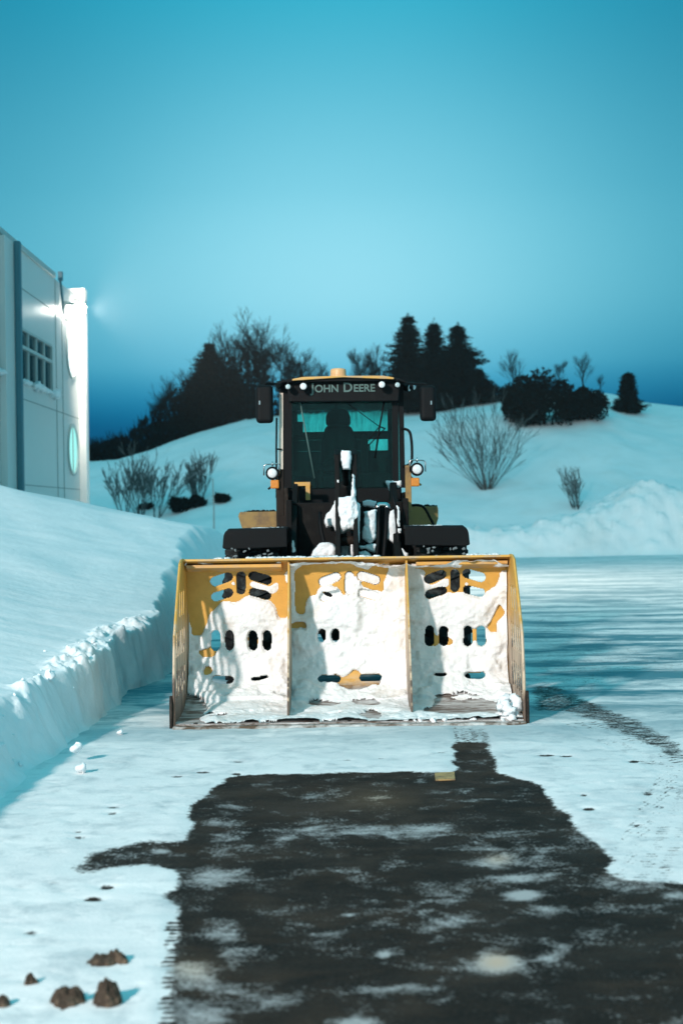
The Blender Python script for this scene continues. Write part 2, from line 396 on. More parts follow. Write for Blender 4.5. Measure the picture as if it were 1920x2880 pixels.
for (qx, qy, rx, ry, v) in [(320, 2275, 26, 5, .5), (315, 2292, 22, 6, .5), (218, 2345, 24, 5, .45), (225, 2360, 28, 6, .5), (300, 2500, 30, 8, .62), (262, 2535, 40, 7, .62),
                            (570, 2175, 28, 3.5, .62), (665, 2180, 20, 3.5, .62), (500, 2187, 26, 3, .55), (670, 2146, 22, 2.5, .5), (975, 2141, 22, 2.5, .5), (1070, 2135, 14, 2, .5),
                            (1535, 2128, 34, 3.5, .62), (1590, 2130, 24, 3, .62), (1780, 2145, 20, 4, .7), (1830, 2150, 30, 4, .45), (1640, 2240, 14, 4, .6), (1655, 2280, 26, 5, .65),
                            (1820, 2235, 24, 9, .5), (1790, 2325, 14, 6, .6), (1730, 2330, 20, 4, .4), (90, 2630, 34, 9, .5), (185, 2920, 20, 6, .6), (15, 2600, 30, 5, .4), (175, 2845, 14, 6, .6),
                            (440, 2720, 20, 12, .45), (380, 2780, 14, 6, .5), (420, 2690, 10, 4, .5), (150, 2490, 40, 10, .35), (60, 2500, 30, 8, .35), (1240, 2120, 20, 2, .55)]:
    bare = np.maximum(bare, 1.25*v*np.exp(-(((PX-qx)/rx)**2+((PY-qy)/ry)**2)**1.3))
rg = random.Random(15)
MODN = .35+1.1*fbm(X*9, Y*9, 345, 4)
for i in range(170):
    qx = rg.uniform(40, 1900); qy = rg.uniform(2070, 2860); rx = rg.uniform(4, 22)*(qy-1440)/900; bare = np.maximum(bare, rg.uniform(.22, .50)*MODN*np.exp(-((PX-qx)/rx)**2-((PY-qy)/(rx*rg.uniform(.15, .35)))**2))
resid = np.zeros(X.shape)
for (qx, qy, rx, ry, v) in [(1400, 2420, 75, 26, .55), (1440, 2470, 90, 14, .6), (1470, 2520, 50, 16, .75), (1050, 2340, 330, 20, .38), (1180, 2335, 150, 20, .30), (1250, 2520, 110, 30, .22), (1180, 2560, 60, 20, .25), (1280, 2590, 70, 30, .42),
                            (1395, 2705, 60, 30, .85), (1330, 2710, 90, 22, .40), (1160, 2780, 80, 16, .45), (1060, 2785, 60, 20, .30), (1560, 2690, 60, 20, .28), (1250, 2640, 40, 30, .3), (1000, 2880, 60, 30, .4), (640, 2350, 60, 40, .25),
                            (620, 2470, 70, 50, .34), (640, 2640, 60, 60, .26), (540, 2750, 70, 60, .42), (560, 2850, 90, 60, .48), (300, 2410, 70, 20, .12), (1040, 2250, 100, 25, .12), (1600, 2400, 90, 30, .14), (1720, 2480, 120, 25, .3), (1530, 2560, 120, 20, .2),
                            (1080, 2683, 14, 10, .6), (980, 2572, 24, 6, .5), (1900, 2520, 40, 10, .5), (460, 2395, 20, 8, .5), (1500, 2400, 60, 40, .2), (780, 2830, 80, 30, .2)]:
    resid = np.maximum(resid, v*np.exp(-((PX-qx)/rx)**2-((PY-qy)/ry)**2))
cream = np.zeros(X.shape)
for (qx, qy, rx, ry, v) in [(1395, 2705, 50, 26, 1.), (1400, 2415, 40, 16, .7), (1050, 2250, 110, 30, .8), (540, 2720, 80, 40, .6), (290, 2462, 40, 8, 1.)]:
    cream = np.maximum(cream, v*np.exp(-((PX-qx)/rx)**2-((PY-qy)/ry)**2))
Z = np.where(np.abs(X) < 8, .012*(1-bare)*(.6+fbm(X*3, Y*3, 3, 4)), 0.0)*np.where(Y < 40, 1, 0)*np.where(Y > 2, 1, 0)
Z = Z + np.where((Y < 20) & (np.abs(X) < 6), .008*(fbm(X*9, Y*9, 13, 3)-.5)*(1-bare), 0)
def ground_mat():
    m, t = newmat('snowy_wet_asphalt'); g = t.n('ShaderNodeTexCoord')
    b = t.n('ShaderNodeAttribute', attribute_name='bare'); r = t.n('ShaderNodeAttribute', attribute_name='residue'); cr = t.n('ShaderNodeAttribute', attribute_name='cream')
    st = t.n('ShaderNodeMapping', {'Vector': (g, 'Object'), 'Scale': (4.5, 10., 1.)})
    n1 = t.n('ShaderNodeTexNoise', {'Vector': st, 'Scale': 1.6, 'Detail': 8.0, 'Roughness': .68})
    fine = t.n('ShaderNodeTexNoise', {'Vector': (g, 'Object'), 'Scale': 55.0, 'Detail': 4.0, 'Roughness': .6})
    n2 = t.n('ShaderNodeTexNoise', {'Vector': (g, 'Object'), 'Scale': 2.2, 'Detail': 7.0, 'Roughness': .6})
    st3 = t.n('ShaderNodeMapping', {'Vector': (g, 'Object'), 'Rotation': (0, 0, .45), 'Scale': (.42, 1.2, 1.)})
    n3 = t.n('ShaderNodeTexNoise', {'Vector': st3, 'Scale': 1.0, 'Detail': 9.0, 'Roughness': .68, 'Distortion': .4})
    # snow is missing where bare (holding bucket shade too) + noise passes the threshold
    f = t.m('ADD', (b, 'Fac'), t.m('MULTIPLY', t.m('SUBTRACT', n1, .5), .75))
    f = t.m('ADD', f, t.m('MULTIPLY', t.m('SUBTRACT', fine, .5), .55))
    f1 = t.ramp(f, [(.44, (0, 0, 0)), (.60, (1, 1, 1))])
    # residue left on the asphalt
    st4 = t.n('ShaderNodeMapping', {'Vector': (g, 'Object'), 'Scale': (3.2, 3.4, 1.)})
    n4 = t.n('ShaderNodeTexNoise', {'Vector': st4, 'Scale': 1.0, 'Detail': 12.0, 'Roughness': .74, 'Distortion': .3})
    q = t.m('ADD', (r, 'Fac'), t.m('MULTIPLY', t.m('SUBTRACT', n4, .44), 2.1))
    q = t.m('ADD', q, t.m('MULTIPLY', t.m('SUBTRACT', n1, .5), .5))
    q = t.m('ADD', q, t.m('MULTIPLY', t.m('SUBTRACT', fine, .5), .9))
    q1 = t.ramp(q, [(.27, (0, 0, 0)), (.66, (1, 1, 1))])
    asph = t.mix(t.ramp(n2, [(.35, (0, 0, 0)), (.65, (1, 1, 1))]), (.019, .011, .007), (.007, .0075, .007))
    asph = t.mix(t.ramp(fine, [(.45, (0, 0, 0)), (.75, (1, 1, 1))]), asph, (.030, .021, .016))
    grit = t.n('ShaderNodeTexNoise', {'Vector': (g, 'Object'), 'Scale': 130.0, 'Detail': 2.0, 'Roughness': .6})
    n6 = t.n('ShaderNodeTexNoise', {'Vector': t.n('ShaderNodeMapping', {'Vector': (g, 'Object'), 'Scale': (1.6, 2.4, 1.)}), 'Scale': 1.0, 'Detail': 11.0, 'Roughness': .72, 'Distortion': .5})
    asph = t.mix(t.m('MULTIPLY', t.ramp(n6, [(.46, (0, 0, 0)), (.64, (1, 1, 1))]), .7), asph, (.042, .027, .018))
    asph = t.mix(t.m('MULTIPLY', t.ramp(grit, [(.56, (0, 0, 0)), (.70, (1, 1, 1))]), .40), asph, (.11, .09, .075))
    asph = t.mix(t.m('MULTIPLY', (cr, 'Fac'), .35), asph, (.20, .13, .08))
    rcol = t.mix((cr, 'Fac'), (.46, .46, .46), (.62, .47, .36))
    asph = t.mix(t.m('MULTIPLY', q1, .85), asph, rcol)
    snow = t.mix(t.ramp(n2, [(.35, (0, 0, 0)), (.6, (1, 1, 1))]), (.78, .77, .77), (.86, .84, .83))
    snow = t.mix(t.ramp(n4, [(.50, (0, 0, 0)), (.66, (.8, .8, .8))]), snow, (.46, .50, .52))
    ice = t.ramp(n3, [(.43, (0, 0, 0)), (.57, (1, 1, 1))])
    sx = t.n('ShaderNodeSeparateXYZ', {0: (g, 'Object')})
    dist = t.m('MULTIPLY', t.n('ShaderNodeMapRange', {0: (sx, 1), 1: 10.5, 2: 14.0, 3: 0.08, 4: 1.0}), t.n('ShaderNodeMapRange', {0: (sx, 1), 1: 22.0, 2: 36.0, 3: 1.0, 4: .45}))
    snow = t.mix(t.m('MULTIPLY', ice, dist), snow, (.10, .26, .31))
    colr = t.mix(f1, snow, asph)
    wet = t.n('ShaderNodeMapRange', {0: n2, 1: .35, 2: .65, 3: .62, 4: .85})
    rough = t.mix(f1, (.75, .75, .75), t.n('ShaderNodeCombineXYZ', {0: wet, 1: wet, 2: wet}))
    rough = t.mix(t.m('MULTIPLY', q1, f1), rough, (.8, .8, .8))
    hh = t.m('MULTIPLY_ADD', fine, .5, n1)
    bmp = t.n('ShaderNodeBump', {'Height': hh, 'Strength': .30, 'Distance': .02})
    finish(t, t.n('ShaderNodeBsdfPrincipled', {'Base Color': (colr, 2), 'Roughness': (rough, 2), 'Specular IOR Level': .10, 'Normal': bmp}))
    return m
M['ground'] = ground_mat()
M['bank'] = snowmat('drifted_snow', (.84, .85, .86), bump=.35, scale=5.0, streak=(math.radians(-50), (.22, .9, 1.0), 1.3))
M['hillsnow'] = snowmat('hill_snow', (.84, .85, .86), bump=.5, scale=.9, dirt=.18, streak=(.2, (.05, .25, .25), 1.6))
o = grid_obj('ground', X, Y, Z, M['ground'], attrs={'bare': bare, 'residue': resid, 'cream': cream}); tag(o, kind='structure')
# left snow bank
ya = np.concatenate([np.arange(-6, 5, .15), np.arange(5, 19, .03), np.arange(19, 47, .10)])
ua = np.concatenate([np.linspace(-.02, .9, 75), .9+np.cumsum(np.geomspace(.014, .6, 70))])
U, YB = np.meshgrid(ua, ya); XE = edge_x(YB)
XB = XE - U
ZB = bank_h(XB, YB)
wob = ((fbm(YB*9, ZB*5, 71, 5, .65)-.5)*.10+(fbm(YB*2, ZB*1.5, 73, 2)-.5)*.08)*sst(.25, 0, U)*sst(.0, .1, ZB)
ZB = np.where(ZB < 1e-4, -.02, ZB)
o = grid_obj('snow_bank', XB+wob, YB, ZB, M['bank'], flip=True); tag(o, kind='structure')
# hill and the bank along its foot
hx = axis(-24, 24, .16, 420, 1.09); hy = np.concatenate([np.arange(53.2, 66, .14), np.arange(66, 96, .45), 96+np.cumsum(np.geomspace(.6, 40, 26))])
HX, HY = np.meshgrid(hx, hy); HZ = hill_h(HX, HY)-.03
o = grid_obj('hill', HX, HY, HZ, M['hillsnow']); tag(o, kind='structure')
# rubble of snow lumps along the ploughed edge
mb = MB(); r2 = random.Random(3)
def lump(mb, c, r, rr, n=6, fl=.75):
    vs = []; fs = []
    ks = [(math.pi*i/(n)) for i in range(n+1)]
    ph = [rr.uniform(0, 6.28) for _ in range(6)]
    for i, a in enumerate(ks):
        for j in range(8):
            b = 2*math.pi*j/8
            q = r*(1+.28*math.sin(2*a+ph[0]+b)+.22*math.sin(3*b+ph[1])+.15*math.sin(4*b+5*a+ph[2])+rr.uniform(-.10, .10))
            vs.append((c[0]+q*math.sin(a)*math.cos(b), c[1]+q*math.sin(a)*math.sin(b), c[2]+q*math.cos(a)*fl))
    for i in range(n):
        for j in range(8):
            j2 = (j+1) % 8; fs.append((i*8+j, (i+1)*8+j, (i+1)*8+j2, i*8+j2))
    mb.add(vs, fs)
for i in range(50):
    y = r2.uniform(6.5, 16); t = abs(r2.gauss(.25, .12))
    if r2.random() < .10: t = -r2.uniform(.02, .35)
    xe = float(edge_x(np.array([y]))[0]); x = xe-t
    z = float(bank_h(np.array([x]), np.array([y]))[0]) if t > 0 else 0.0
    r = r2.uniform(.008, .028)*(1.3 if r2.random() < .12 else 1)*(1 if t > 0 else .5)
    lump(mb, (x, y, z+r*.25), r, r2)
for (px, py, z, r) in [(215, 2104, .12, .05), (232, 2160, .05, .045), (140, 1900, .52, .05), (340, 2060, .03, .03)]:
    x, y = GP(px, py, z); lump(mb, (x, y, z), r, r2, 8)
rub = mb.build('snow_rubble', M['snow'], smooth=True); tag(rub, 'loose lumps of broken snow scattered along the ploughed edge of the left bank', 'snow lumps', kind='stuff')
sm = rub.modifiers.new('s', 'SUBSURF'); sm.levels = 1; sm.render_levels = 1
# yellow fragment of road marking
mb = MB()
c4 = [GP(1222, 2178), GP(1277, 2176), GP(1279, 2196), GP(1224, 2198)]
mb.add([(x, y, .014) for x, y in c4]+[(x, y, .004) for x, y in c4], [(0, 1, 2, 3), (4, 7, 6, 5), (0, 4, 5, 1), (1, 5, 6, 2), (2, 6, 7, 3), (3, 7, 4, 0)])
o = mb.build('road_marking', M['roadpaint']); tag(o, kind='structure')

# ------------------------------------------------------------------ wheel loader
XC = .042
L = thing('wheel_loader', 'big yellow and black wheel loader with a snow-caked slotted bucket standing on the lot', 'wheel loader', (XC, 14.9, 0))
# --- bucket
XL, XR = -1.46, 1.544
prof = [(12.20, .035), (12.75, .045), (13.02, .085), (13.20, .17), (13.31, .30), (13.36, .46), (13.38, .8), (13.36, 1.1), (13.32, 1.31), (13.26, 1.37), (13.08, 1.415)]
pp = np.array(prof); seg = np.r_[0, np.cumsum(np.hypot(*np.diff(pp, axis=0).T))]
ss = np.linspace(0, seg[-1], 320); PYv = np.interp(ss, seg, pp[:, 0]); PZv = np.interp(ss, seg, pp[:, 1])
k9 = np.ones(9)/9
PYv[4:-4] = np.convolve(PYv, k9, 'valid'); PZv[4:-4] = np.convolve(PZv, k9, 'valid')
bx = np.linspace(XL, XR, 400)
BX, BS = np.meshgrid(bx, ss); BY = np.repeat(PYv[:, None], 400, 1); BZ = np.repeat(PZv[:, None], 400, 1)
bpx, bpy_ = proj(BX, BY, BZ)
def stad(cx, cy, ln, wd, ang, grow=0.0, nz=None):            # inside a rounded slot, in photo pixels
    a = math.radians(ang); dx = bpx-cx; dy = bpy_-cy
    u = dx*math.cos(a)+dy*math.sin(a); v = -dx*math.sin(a)+dy*math.cos(a)
    u = np.maximum(np.abs(u)-(ln-wd)/2, 0); r = wd/2+grow
    if nz is not None: r = r+nz
    return np.hypot(u, v) < r
SL = []
for (x0, y0, fill) in [(677, 1638, 0), (981, 1638, 2), (1277, 1631, 0)]:
    SL += [(x0-55, y0-8, 66, 28, -20, fill), (x0, y0+2, 66, 27, 90, fill), (x0+54, y0-12, 68, 28, 17, fill), (x0-53, y0+36, 64, 26, -17, fill), (x0+54, y0+33, 64, 26, 13, fill)]
for (xs, y0) in [((606, 645, 711, 751), 1802), ((1206, 1245, 1313, 1351), 1789)]:
    SL += [(x, y0, 60, 27, 90, 0) for x in xs]
SL += [(904, 1788, 40, 24, 90, 0), (942, 1788, 40, 24, 90, 0)]
SL += [(627, 1914, 64, 25, 2, 0), (731, 1911, 62, 20, -4, 1), (924, 1911, 66, 23, 1, 0), (1041, 1908, 64, 21, 0, 0), (1236, 1903, 48, 20, 0, 1), (1335, 1903, 60, 21, -3, 0)]
steel = np.ones(BX.shape, bool)
for s in SL: steel &= ~stad(*s[:5])
def bucket_paint():
    m, t = newmat('worn_bucket_paint'); g = t.n('ShaderNodeTexCoord'); gg = t.n('ShaderNodeNewGeometry')
    sx = t.n('ShaderNodeSeparateXYZ', {0: (gg, 'Position')})
    n1 = t.n('ShaderNodeTexNoise', {'Vector': (g, 'Object'), 'Scale': 5.0, 'Detail': 8.0, 'Roughness': .7})
    sp = t.n('ShaderNodeTexNoise', {'Vector': (g, 'Object'), 'Scale': 28.0, 'Detail': 4.0, 'Roughness': .7})
    st = t.n('ShaderNodeMapping', {'Vector': (g, 'Object'), 'Scale': (30., 22., 1.4)})
    n2 = t.n('ShaderNodeTexNoise', {'Vector': st, 'Scale': 1.0, 'Detail': 6.0, 'Roughness': .65})
    c = t.mix(t.ramp(n1, [(.3, (0, 0, 0)), (.7, (1, 1, 1))]), (.54, .28, .045), (.70, .38, .075))
    c = t.mix(t.ramp(sp, [(.66, (0, 0, 0)), (.74, (.8, .8, .8))]), c, (.05, .03, .02))
    hz = t.n('ShaderNodeMapRange', {0: (sx, 2), 1: .34, 2: .14, 3: 0., 4: 1.})
    rust = t.m('ADD', t.m('MULTIPLY', t.m('SUBTRACT', n1, .5), 1.2), hz)
    c = t.mix(t.ramp(rust, [(.25, (0, 0, 0)), (.6, (1, 1, 1))]), c, (.095, .055, .036))
    st5 = t.n('ShaderNodeMapping', {'Vector': (g, 'Object'), 'Scale': (3., 14., 8.)})
    n5 = t.n('ShaderNodeTexNoise', {'Vector': st5, 'Scale': 1.0, 'Detail': 9.0, 'Roughness': .75})
    c = t.mix(t.m('MULTIPLY', t.ramp(n5, [(.42, (0, 0, 0)), (.58, (1, 1, 1))]), t.m('MULTIPLY', hz, .9)), c, (.62, .62, .62))
    bmp = t.n('ShaderNodeBump', {'Height': sp, 'Strength': .12, 'Distance': .01})
    finish(t, t.n('ShaderNodeBsdfPrincipled', {'Base Color': (c, 2), 'Roughness': .5, 'Normal': bmp})); return m
def side_paint():
    m, t = newmat('scratched_side_paint'); g = t.n('ShaderNodeTexCoord'); gg = t.n('ShaderNodeNewGeometry')
    sx = t.n('ShaderNodeSeparateXYZ', {0: (gg, 'Position')})
    st = t.n('ShaderNodeMapping', {'Vector': (g, 'Object'), 'Rotation': (math.radians(6), 0, 0), 'Scale': (1., 26., 1.5)})
    n2 = t.n('ShaderNodeTexNoise', {'Vector': st, 'Scale': 1.0, 'Detail': 7.0, 'Roughness': .65})
    n1 = t.n('ShaderNodeTexNoise', {'Vector': (g, 'Object'), 'Scale': 6.0, 'Detail': 7.0, 'Roughness': .7})
    c = t.mix(t.ramp(n1, [(.3, (0, 0, 0)), (.7, (1, 1, 1))]), (.50, .27, .05), (.68, .37, .07))
    hz = t.n('ShaderNodeMapRange', {0: (sx, 2), 1: 1.30, 2: .55, 3: -.20, 4: .60})
    fr = t.m('ADD', t.m('MULTIPLY', t.m('SUBTRACT', n2, .38), 1.5), hz)
    c = t.mix(t.ramp(fr, [(.30, (0, 0, 0)), (.62, (.85, .85, .85))]), c, (.56, .44, .33))
    dk = t.m('ADD', t.m('MULTIPLY', t.m('SUBTRACT', n2, .5), -2.4), t.n('ShaderNodeMapRange', {0: (sx, 2), 1: 1.0, 2: .0, 3: 0.0, 4: .66}))
    c = t.mix(t.ramp(dk, [(.30, (0, 0, 0)), (.55, (1, 1, 1))]), c, (.10, .065, .045))
    finish(t, t.n('ShaderNodeBsdfPrincipled', {'Base Color': (c, 2), 'Roughness': .55})); return m
M['bpaint'] = bucket_paint(); M['spaint'] = side_paint()
B = grid_obj('bucket', BX, BY, BZ, M['bpaint'], L, keep=steel, flip=False)
sol = B.modifiers.new('plate', 'SOLIDIFY'); sol.thickness = .018; sol.offset = 0
# side plates with slanted slits
side_poly = [(12.20, .0), (12.215, .40), (12.30, .78), (12.55, 1.10), (12.80, 1.395), (12.92, 1.425), (13.10, 1.425), (13.34, 1.34), (13.42, .9), (13.41, .45), (13.33, .22), (13.2, .06), (12.95, .0)]
ys = np.linspace(12.19, 13.43, 190); zs = np.linspace(0, 1.43, 230); SY, SZ = np.meshgrid(ys, zs)
inside = inpoly(SY, SZ, side_poly)
sl = np.zeros(SY.shape, bool)
for (r0, zc, n, y0) in [(0, 1.04, 3, 12.72), (1, .70, 5, 12.42), (2, .36, 5, 12.40)]:
    for k in range(n):
        cy = y0+k*.15; a = math.radians(72 if r0 < 2 else 66)
        dx = SY-cy; dz = SZ-zc; u = dx*math.cos(a)+dz*math.sin(a); v = -dx*math.sin(a)+dz*math.cos(a)
        sl |= np.hypot(np.maximum(np.abs(u)-.085, 0), v) < .040
for sgn, xx in ((-1, XL), (1, XR)):
    pl = grid_obj('side_plate', np.full(SY.shape, xx), SY, SZ, M['spaint'], B, keep=inside & ~sl)
    s2 = pl.modifiers.new('plate', 'SOLIDIFY'); s2.thickness = .008; s2.offset = 0
    mb = MB(); mb.prism([(12.165, .0), (12.165, .22), (12.20, .29), (12.42, .26), (12.5, .0)], xx+sgn*.012, xx+sgn*.036)
    mb.build('side_cutter', M['dirtyframe'], B, bevel=.004)
    mb = MB(); mb.tube([(xx, 12.20, .0), (xx, 12.22, .40), (xx, 12.30, .78), (xx, 12.55, 1.10), (xx, 12.80, 1.395), (xx, 12.92, 1.425), (xx, 13.08, 1.425)], .014, 6)
    mb.build('edge_bead', M['spaint'], B)
# dividers
for xx in (-.492, .590):
    mb = MB(); mb.prism([(12.42, .05), (12.50, .30), (12.78, .85), (13.10, 1.40), (13.24, 1.385), (13.36, 1.2), (13.37, .5), (13.28, .26), (13.1, .11), (12.8, .05)], xx-.009, xx+.009)
    mb.build('divider_plate', M['spaint'], B, bevel=.003)
# top lip, stiffener bars, cutting edge
mb = MB(); mb.prism([(13.04, 1.412), (13.05, 1.432), (13.30, 1.395), (13.30, 1.372)], XL-.01, XR+.01); mb.build('top_lip', M['yellow'], B, bevel=.004)
for x0, x1 in ((XL+.02, -.56), (.68, XR-.02)):
    mb = MB(); mb.prism([(13.12, 1.345), (13.12, 1.375), (13.27, 1.365), (13.31, 1.30)], x0, x1); mb.build('stiffener_bar', M['yellow'], B, bevel=.004)
mb = MB(); mb.prism([(12.10, .006), (12.13, .030), (12.34, .036), (12.34, .008)], XL-.005, XR+.005); ce = mb.build('cutting_edge', M['rustsnow'], B, bevel=.003)
for x in np.linspace(XL+.18, XR-.18, 9):
    mb = MB(); mb.lathe((x, 12.24, .036), (0, 0, 1), [(0, .022), (.012, .02)], 10); mb.build('edge_bolt', M['frame'], B)
# caked snow: exposed steel is given by outlines (photo pixels), rest is covered
EXP = [
 [(525, 1560), (812, 1560), (812, 1640), (808, 1735), (782, 1737), (776, 1712), (762, 1692), (742, 1680), (700, 1676), (655, 1692), (616, 1697), (600, 1712), (582, 1750), (566, 1788), (538, 1790), (525, 1700)],
 [(552, 1826), (590, 1822), (612, 1842), (590, 1850), (570, 1846)], [(566, 1900), (580, 1870), (600, 1888), (592, 1900)],
 [(828, 1608), (850, 1585), (985, 1578), (1000, 1590), (1038, 1600), (1048, 1582), (1094, 1576), (1092, 1610), (1078, 1640), (1074, 1668), (1045, 1660), (1012, 1650), (1008, 1626), (996, 1624), (994, 1668), (960, 1672), (950, 1652), (905, 1650), (888, 1660), (890, 1675), (866, 1680), (860, 1700), (856, 1728), (834, 1724), (826, 1700), (832, 1660)],
 [(818, 1750), (838, 1744), (860, 1752), (864, 1782), (856, 1770), (844, 1764), (818, 1768)],
 [(952, 1932), (958, 1908), (974, 1898), (1000, 1880), (1014, 1892), (1012, 1908), (1030, 1924), (1072, 1920), (1070, 1930), (1040, 1932), (1014, 1944), (984, 1946)],
 [(1176, 1580), (1190, 1578), (1440, 1585), (1440, 1600), (1402, 1606), (1398, 1640), (1372, 1664), (1352, 1655), (1300, 1640), (1296, 1668), (1252, 1668), (1258, 1640), (1240, 1638), (1212, 1646), (1198, 1636), (1192, 1606), (1176, 1596)],
 [(1404, 1698), (1416, 1728), (1400, 1748), (1394, 1784), (1372, 1778), (1364, 1762), (1380, 1748), (1392, 1722)],
 [(1216, 1780), (1230, 1785), (1232, 1818), (1218, 1815)], [(1324, 1766), (1338, 1766), (1338, 1800), (1326, 1805)], [(1256, 1794), (1268, 1796), (1272, 1812), (1258, 1822)],
 [(1200, 1958), (1360, 1956), (1366, 1960), (1290, 1964), (1220, 1963)],
 [(1186, 1996), (1212, 1992), (1222, 1968), (1260, 1966), (1300, 1976), (1352, 1968), (1400, 1984), (1424, 1992), (1405, 2016), (1340, 2012), (1270, 2014), (1190, 2008)],
 [(856, 1982), (885, 1976), (960, 1984), (958, 1990), (930, 1996), (870, 1988)], [(980, 1968), (1050, 1972), (1068, 1984), (1060, 1994), (1006, 1992)], [(1008, 2010), (1040, 2004), (1074, 2012), (1066, 2026), (1016, 2022)], [(890, 2010), (960, 2012), (950, 2016)],
 [(590, 1970), (648, 1968), (640, 1974)], [(576, 2014), (625, 2010), (640, 2016), (600, 2022)],
 [(480, 1950), (512, 1950), (545, 1958), (572, 1972), (580, 2000), (560, 2030), (600, 2046), (480, 2046)],
 [(600, 2038), (1480, 2032), (1480, 2060), (600, 2060)],
]
jit = 7*(fbm(BX*9, BS*9, 81, 4)-.5)*2; jit2 = 7*(fbm(BX*9+50, BS*9, 83, 4)-.5)*2
ex = np.zeros(BX.shape, bool)
for q in EXP: ex |= inpoly(bpx+jit, bpy_+jit2, q)
# patches of snow left between the upper slots
for q in [[(702, 1636), (760, 1650), (780, 1632), (782, 1660), (765, 1676), (745, 1660), (700, 1652)], [(645, 1640), (660, 1632), (662, 1655)], [(798, 1608), (806, 1600), (810, 1640), (800, 1645)],
          [(1222, 1650), (1240, 1628), (1262, 1625), (1262, 1650), (1240, 1655)], [(1302, 1636), (1316, 1640), (1310, 1650)], [(540, 1580), (600, 1583), (590, 1588)], [(700, 1582), (730, 1582), (728, 1592)], [(775, 1578), (790, 1578), (790, 1590), (775, 1590)]]:
    ex &= ~inpoly(bpx+jit*.5, bpy_+jit2*.5, q)
cov = ~ex
pack = np.zeros(BX.shape, bool)
nz = 2.2*(fbm(BX*16, BS*16, 91, 3)-.5)*2
for s in SL:
    if s[5] == 2:
        pk = stad(*s[:5], grow=-.8); pack |= pk; cov |= pk; continue
    cov &= ~stad(*s[:5], grow=(-.5 if s[5] == 0 else -4), nz=nz)
hole = inpoly(bpx+jit*.3, bpy_+jit2*.3, [(898, 1668), (908, 1662), (934, 1674), (936, 1682), (922, 1680)]); cov &= ~hole
f = blur(cov.astype(float), 2, 2); f2 = blur(cov.astype(float), 9, 2)
lum = fbm(BX*3.2, BS*3.2, 95, 4); lum2 = fbm(BX*12, BS*12, 97, 4); lum3 = fbm(BX*34, BS*34, 99, 3)
T = .006+.042*np.clip((f2-.35)/.65, 0, 1)*(.35+1.2*sst(.35, .62, lum)) + .020*(lum2-.5) + .012*(lum3-.5)
T = T*sst(.5, .72, f)
T = T*np.where(BS < .85, .55, 1)
dyd = np.gradient(PYv); dzd = np.gradient(PZv); nn = np.hypot(dyd, dzd); NY = (-dzd/nn)[:, None]; NZ = (dyd/nn)[:, None]
T = np.maximum(T, .001)+.011
T = np.where(pack, np.minimum(T, .010)-.016+.006*lum2, T)
BXs = np.clip(BX, XL+.014, XR-.014)
sn = grid_obj('caked_snow', BXs, BY+NY*T, BZ+NZ*T, M['bucket_snow'], B, keep=(f > .5))
# snow filling the upper middle slots from behind, and snow on the lip
mb = MB(); r3 = random.Random(5)
for i in range(330):
    x = r3.uniform(XL+.25, XR-.1)
    if fbm(np.array([x*2.2]), np.array([0.]), 7, 3)[0] < .42: continue
    lump(mb, (x, r3.uniform(13.08, 13.2), 1.428), r3.uniform(.010, .028), r3, 5, .5)
for i in range(26):
    lump(mb, (XR-.10+r3.uniform(-.09, .06), 12.3+r3.uniform(-.1, .12), .04+abs(r3.gauss(0, .07))), r3.uniform(.03, .065), r3, 5)
for i in range(14):
    lump(mb, (r3.uniform(.5, 1.5), r3.uniform(12.16, 12.3), .045), r3.uniform(.012, .03), r3, 5)
mb.build('loose_snow', M['snow'], B, smooth=True)['kind'] = 'stuff'

# --- heightfield patches of snow stuck on upright surfaces of the machine
def patch(name, poly, d, T, mat, parent, seed=0, lean=0.0, step=2.2, rag=5):
    xs = [p[0] for p in poly]; ys2 = [p[1] for p in poly]
    gx_ = np.arange(min(xs)-8, max(xs)+8, step); gy_ = np.arange(min(ys2)-8, max(ys2)+8, step)
    A, Bq = np.meshgrid(gx_, gy_)
    j1 = rag*(fbm(A*.06, Bq*.06, seed+1, 4)-.5)*2; j2 = rag*(fbm(A*.06, Bq*.06, seed+2, 4)-.5)*2
    ins = inpoly(A+j1, Bq+j2, poly).astype(float); ff = blur(ins, 1, 2); fb = blur(ins, 5, 2)
    t = T*sst(.4, .9, ff)*(.35+.65*np.clip(fb, 0, 1))*(.7+.6*fbm(A*.05, Bq*.05, seed+3, 4))
    u = A-960; v = 1440-Bq
    dd = d-t + lean*(Bq-min(ys2))/max(1, (max(ys2)-min(ys2)))
    Xp = (u*RC+v*RS)*d/F; Zp = CH+(-u*RS+v*RC)*d/F
    return grid_obj(name, Xp, dd, Zp, mat, parent, keep=ff > .42)
# --- wheels
def wheel(cx, cy):
    side = 1 if cx > XC else -1; R = .76; wd = .27
    mb = MB(); prf = [(-wd, .36), (-wd-.015, .48), (-wd, .62), (-wd+.04, .705), (-wd+.10, .725), (0, .735), (wd-.10, .725), (wd-.04, .705), (wd, .62), (wd+.015, .48), (wd, .36)]
    mb.lathe((cx, cy, R), (1, 0, 0), prf, 48)
    n = 30
    for k in range(n):
        for s in (-1, 1):
            a = 2*math.pi*(k+(.5 if s > 0 else 0))/n
            rot = Matrix.Rotation(a, 4, 'X').to_3x3() @ Matrix.Rotation(s*.42, 3, 'Z')
            c = Vector((cx+s*.135, cy, R))+Matrix.Rotation(a, 4, 'X').to_3x3() @ Vector((0, 0, .737))
            mb.box(c, (.28, .062, .052), rot)
    ty = mb.build('wheel', M['rubber'], L, smooth=False)
    mb = MB(); mb.lathe((cx, cy, R), (side, 0, 0), [(-.2, .34), (.0, .34), (.05, .33), (.06, .20), (.14, .18), (.16, .10), (.16, .02)], 28); mb.build('rim', M['yellow_dull'], ty, smooth=False)
for cx in (XC-.97, XC+.97): wheel(cx, 14.9)
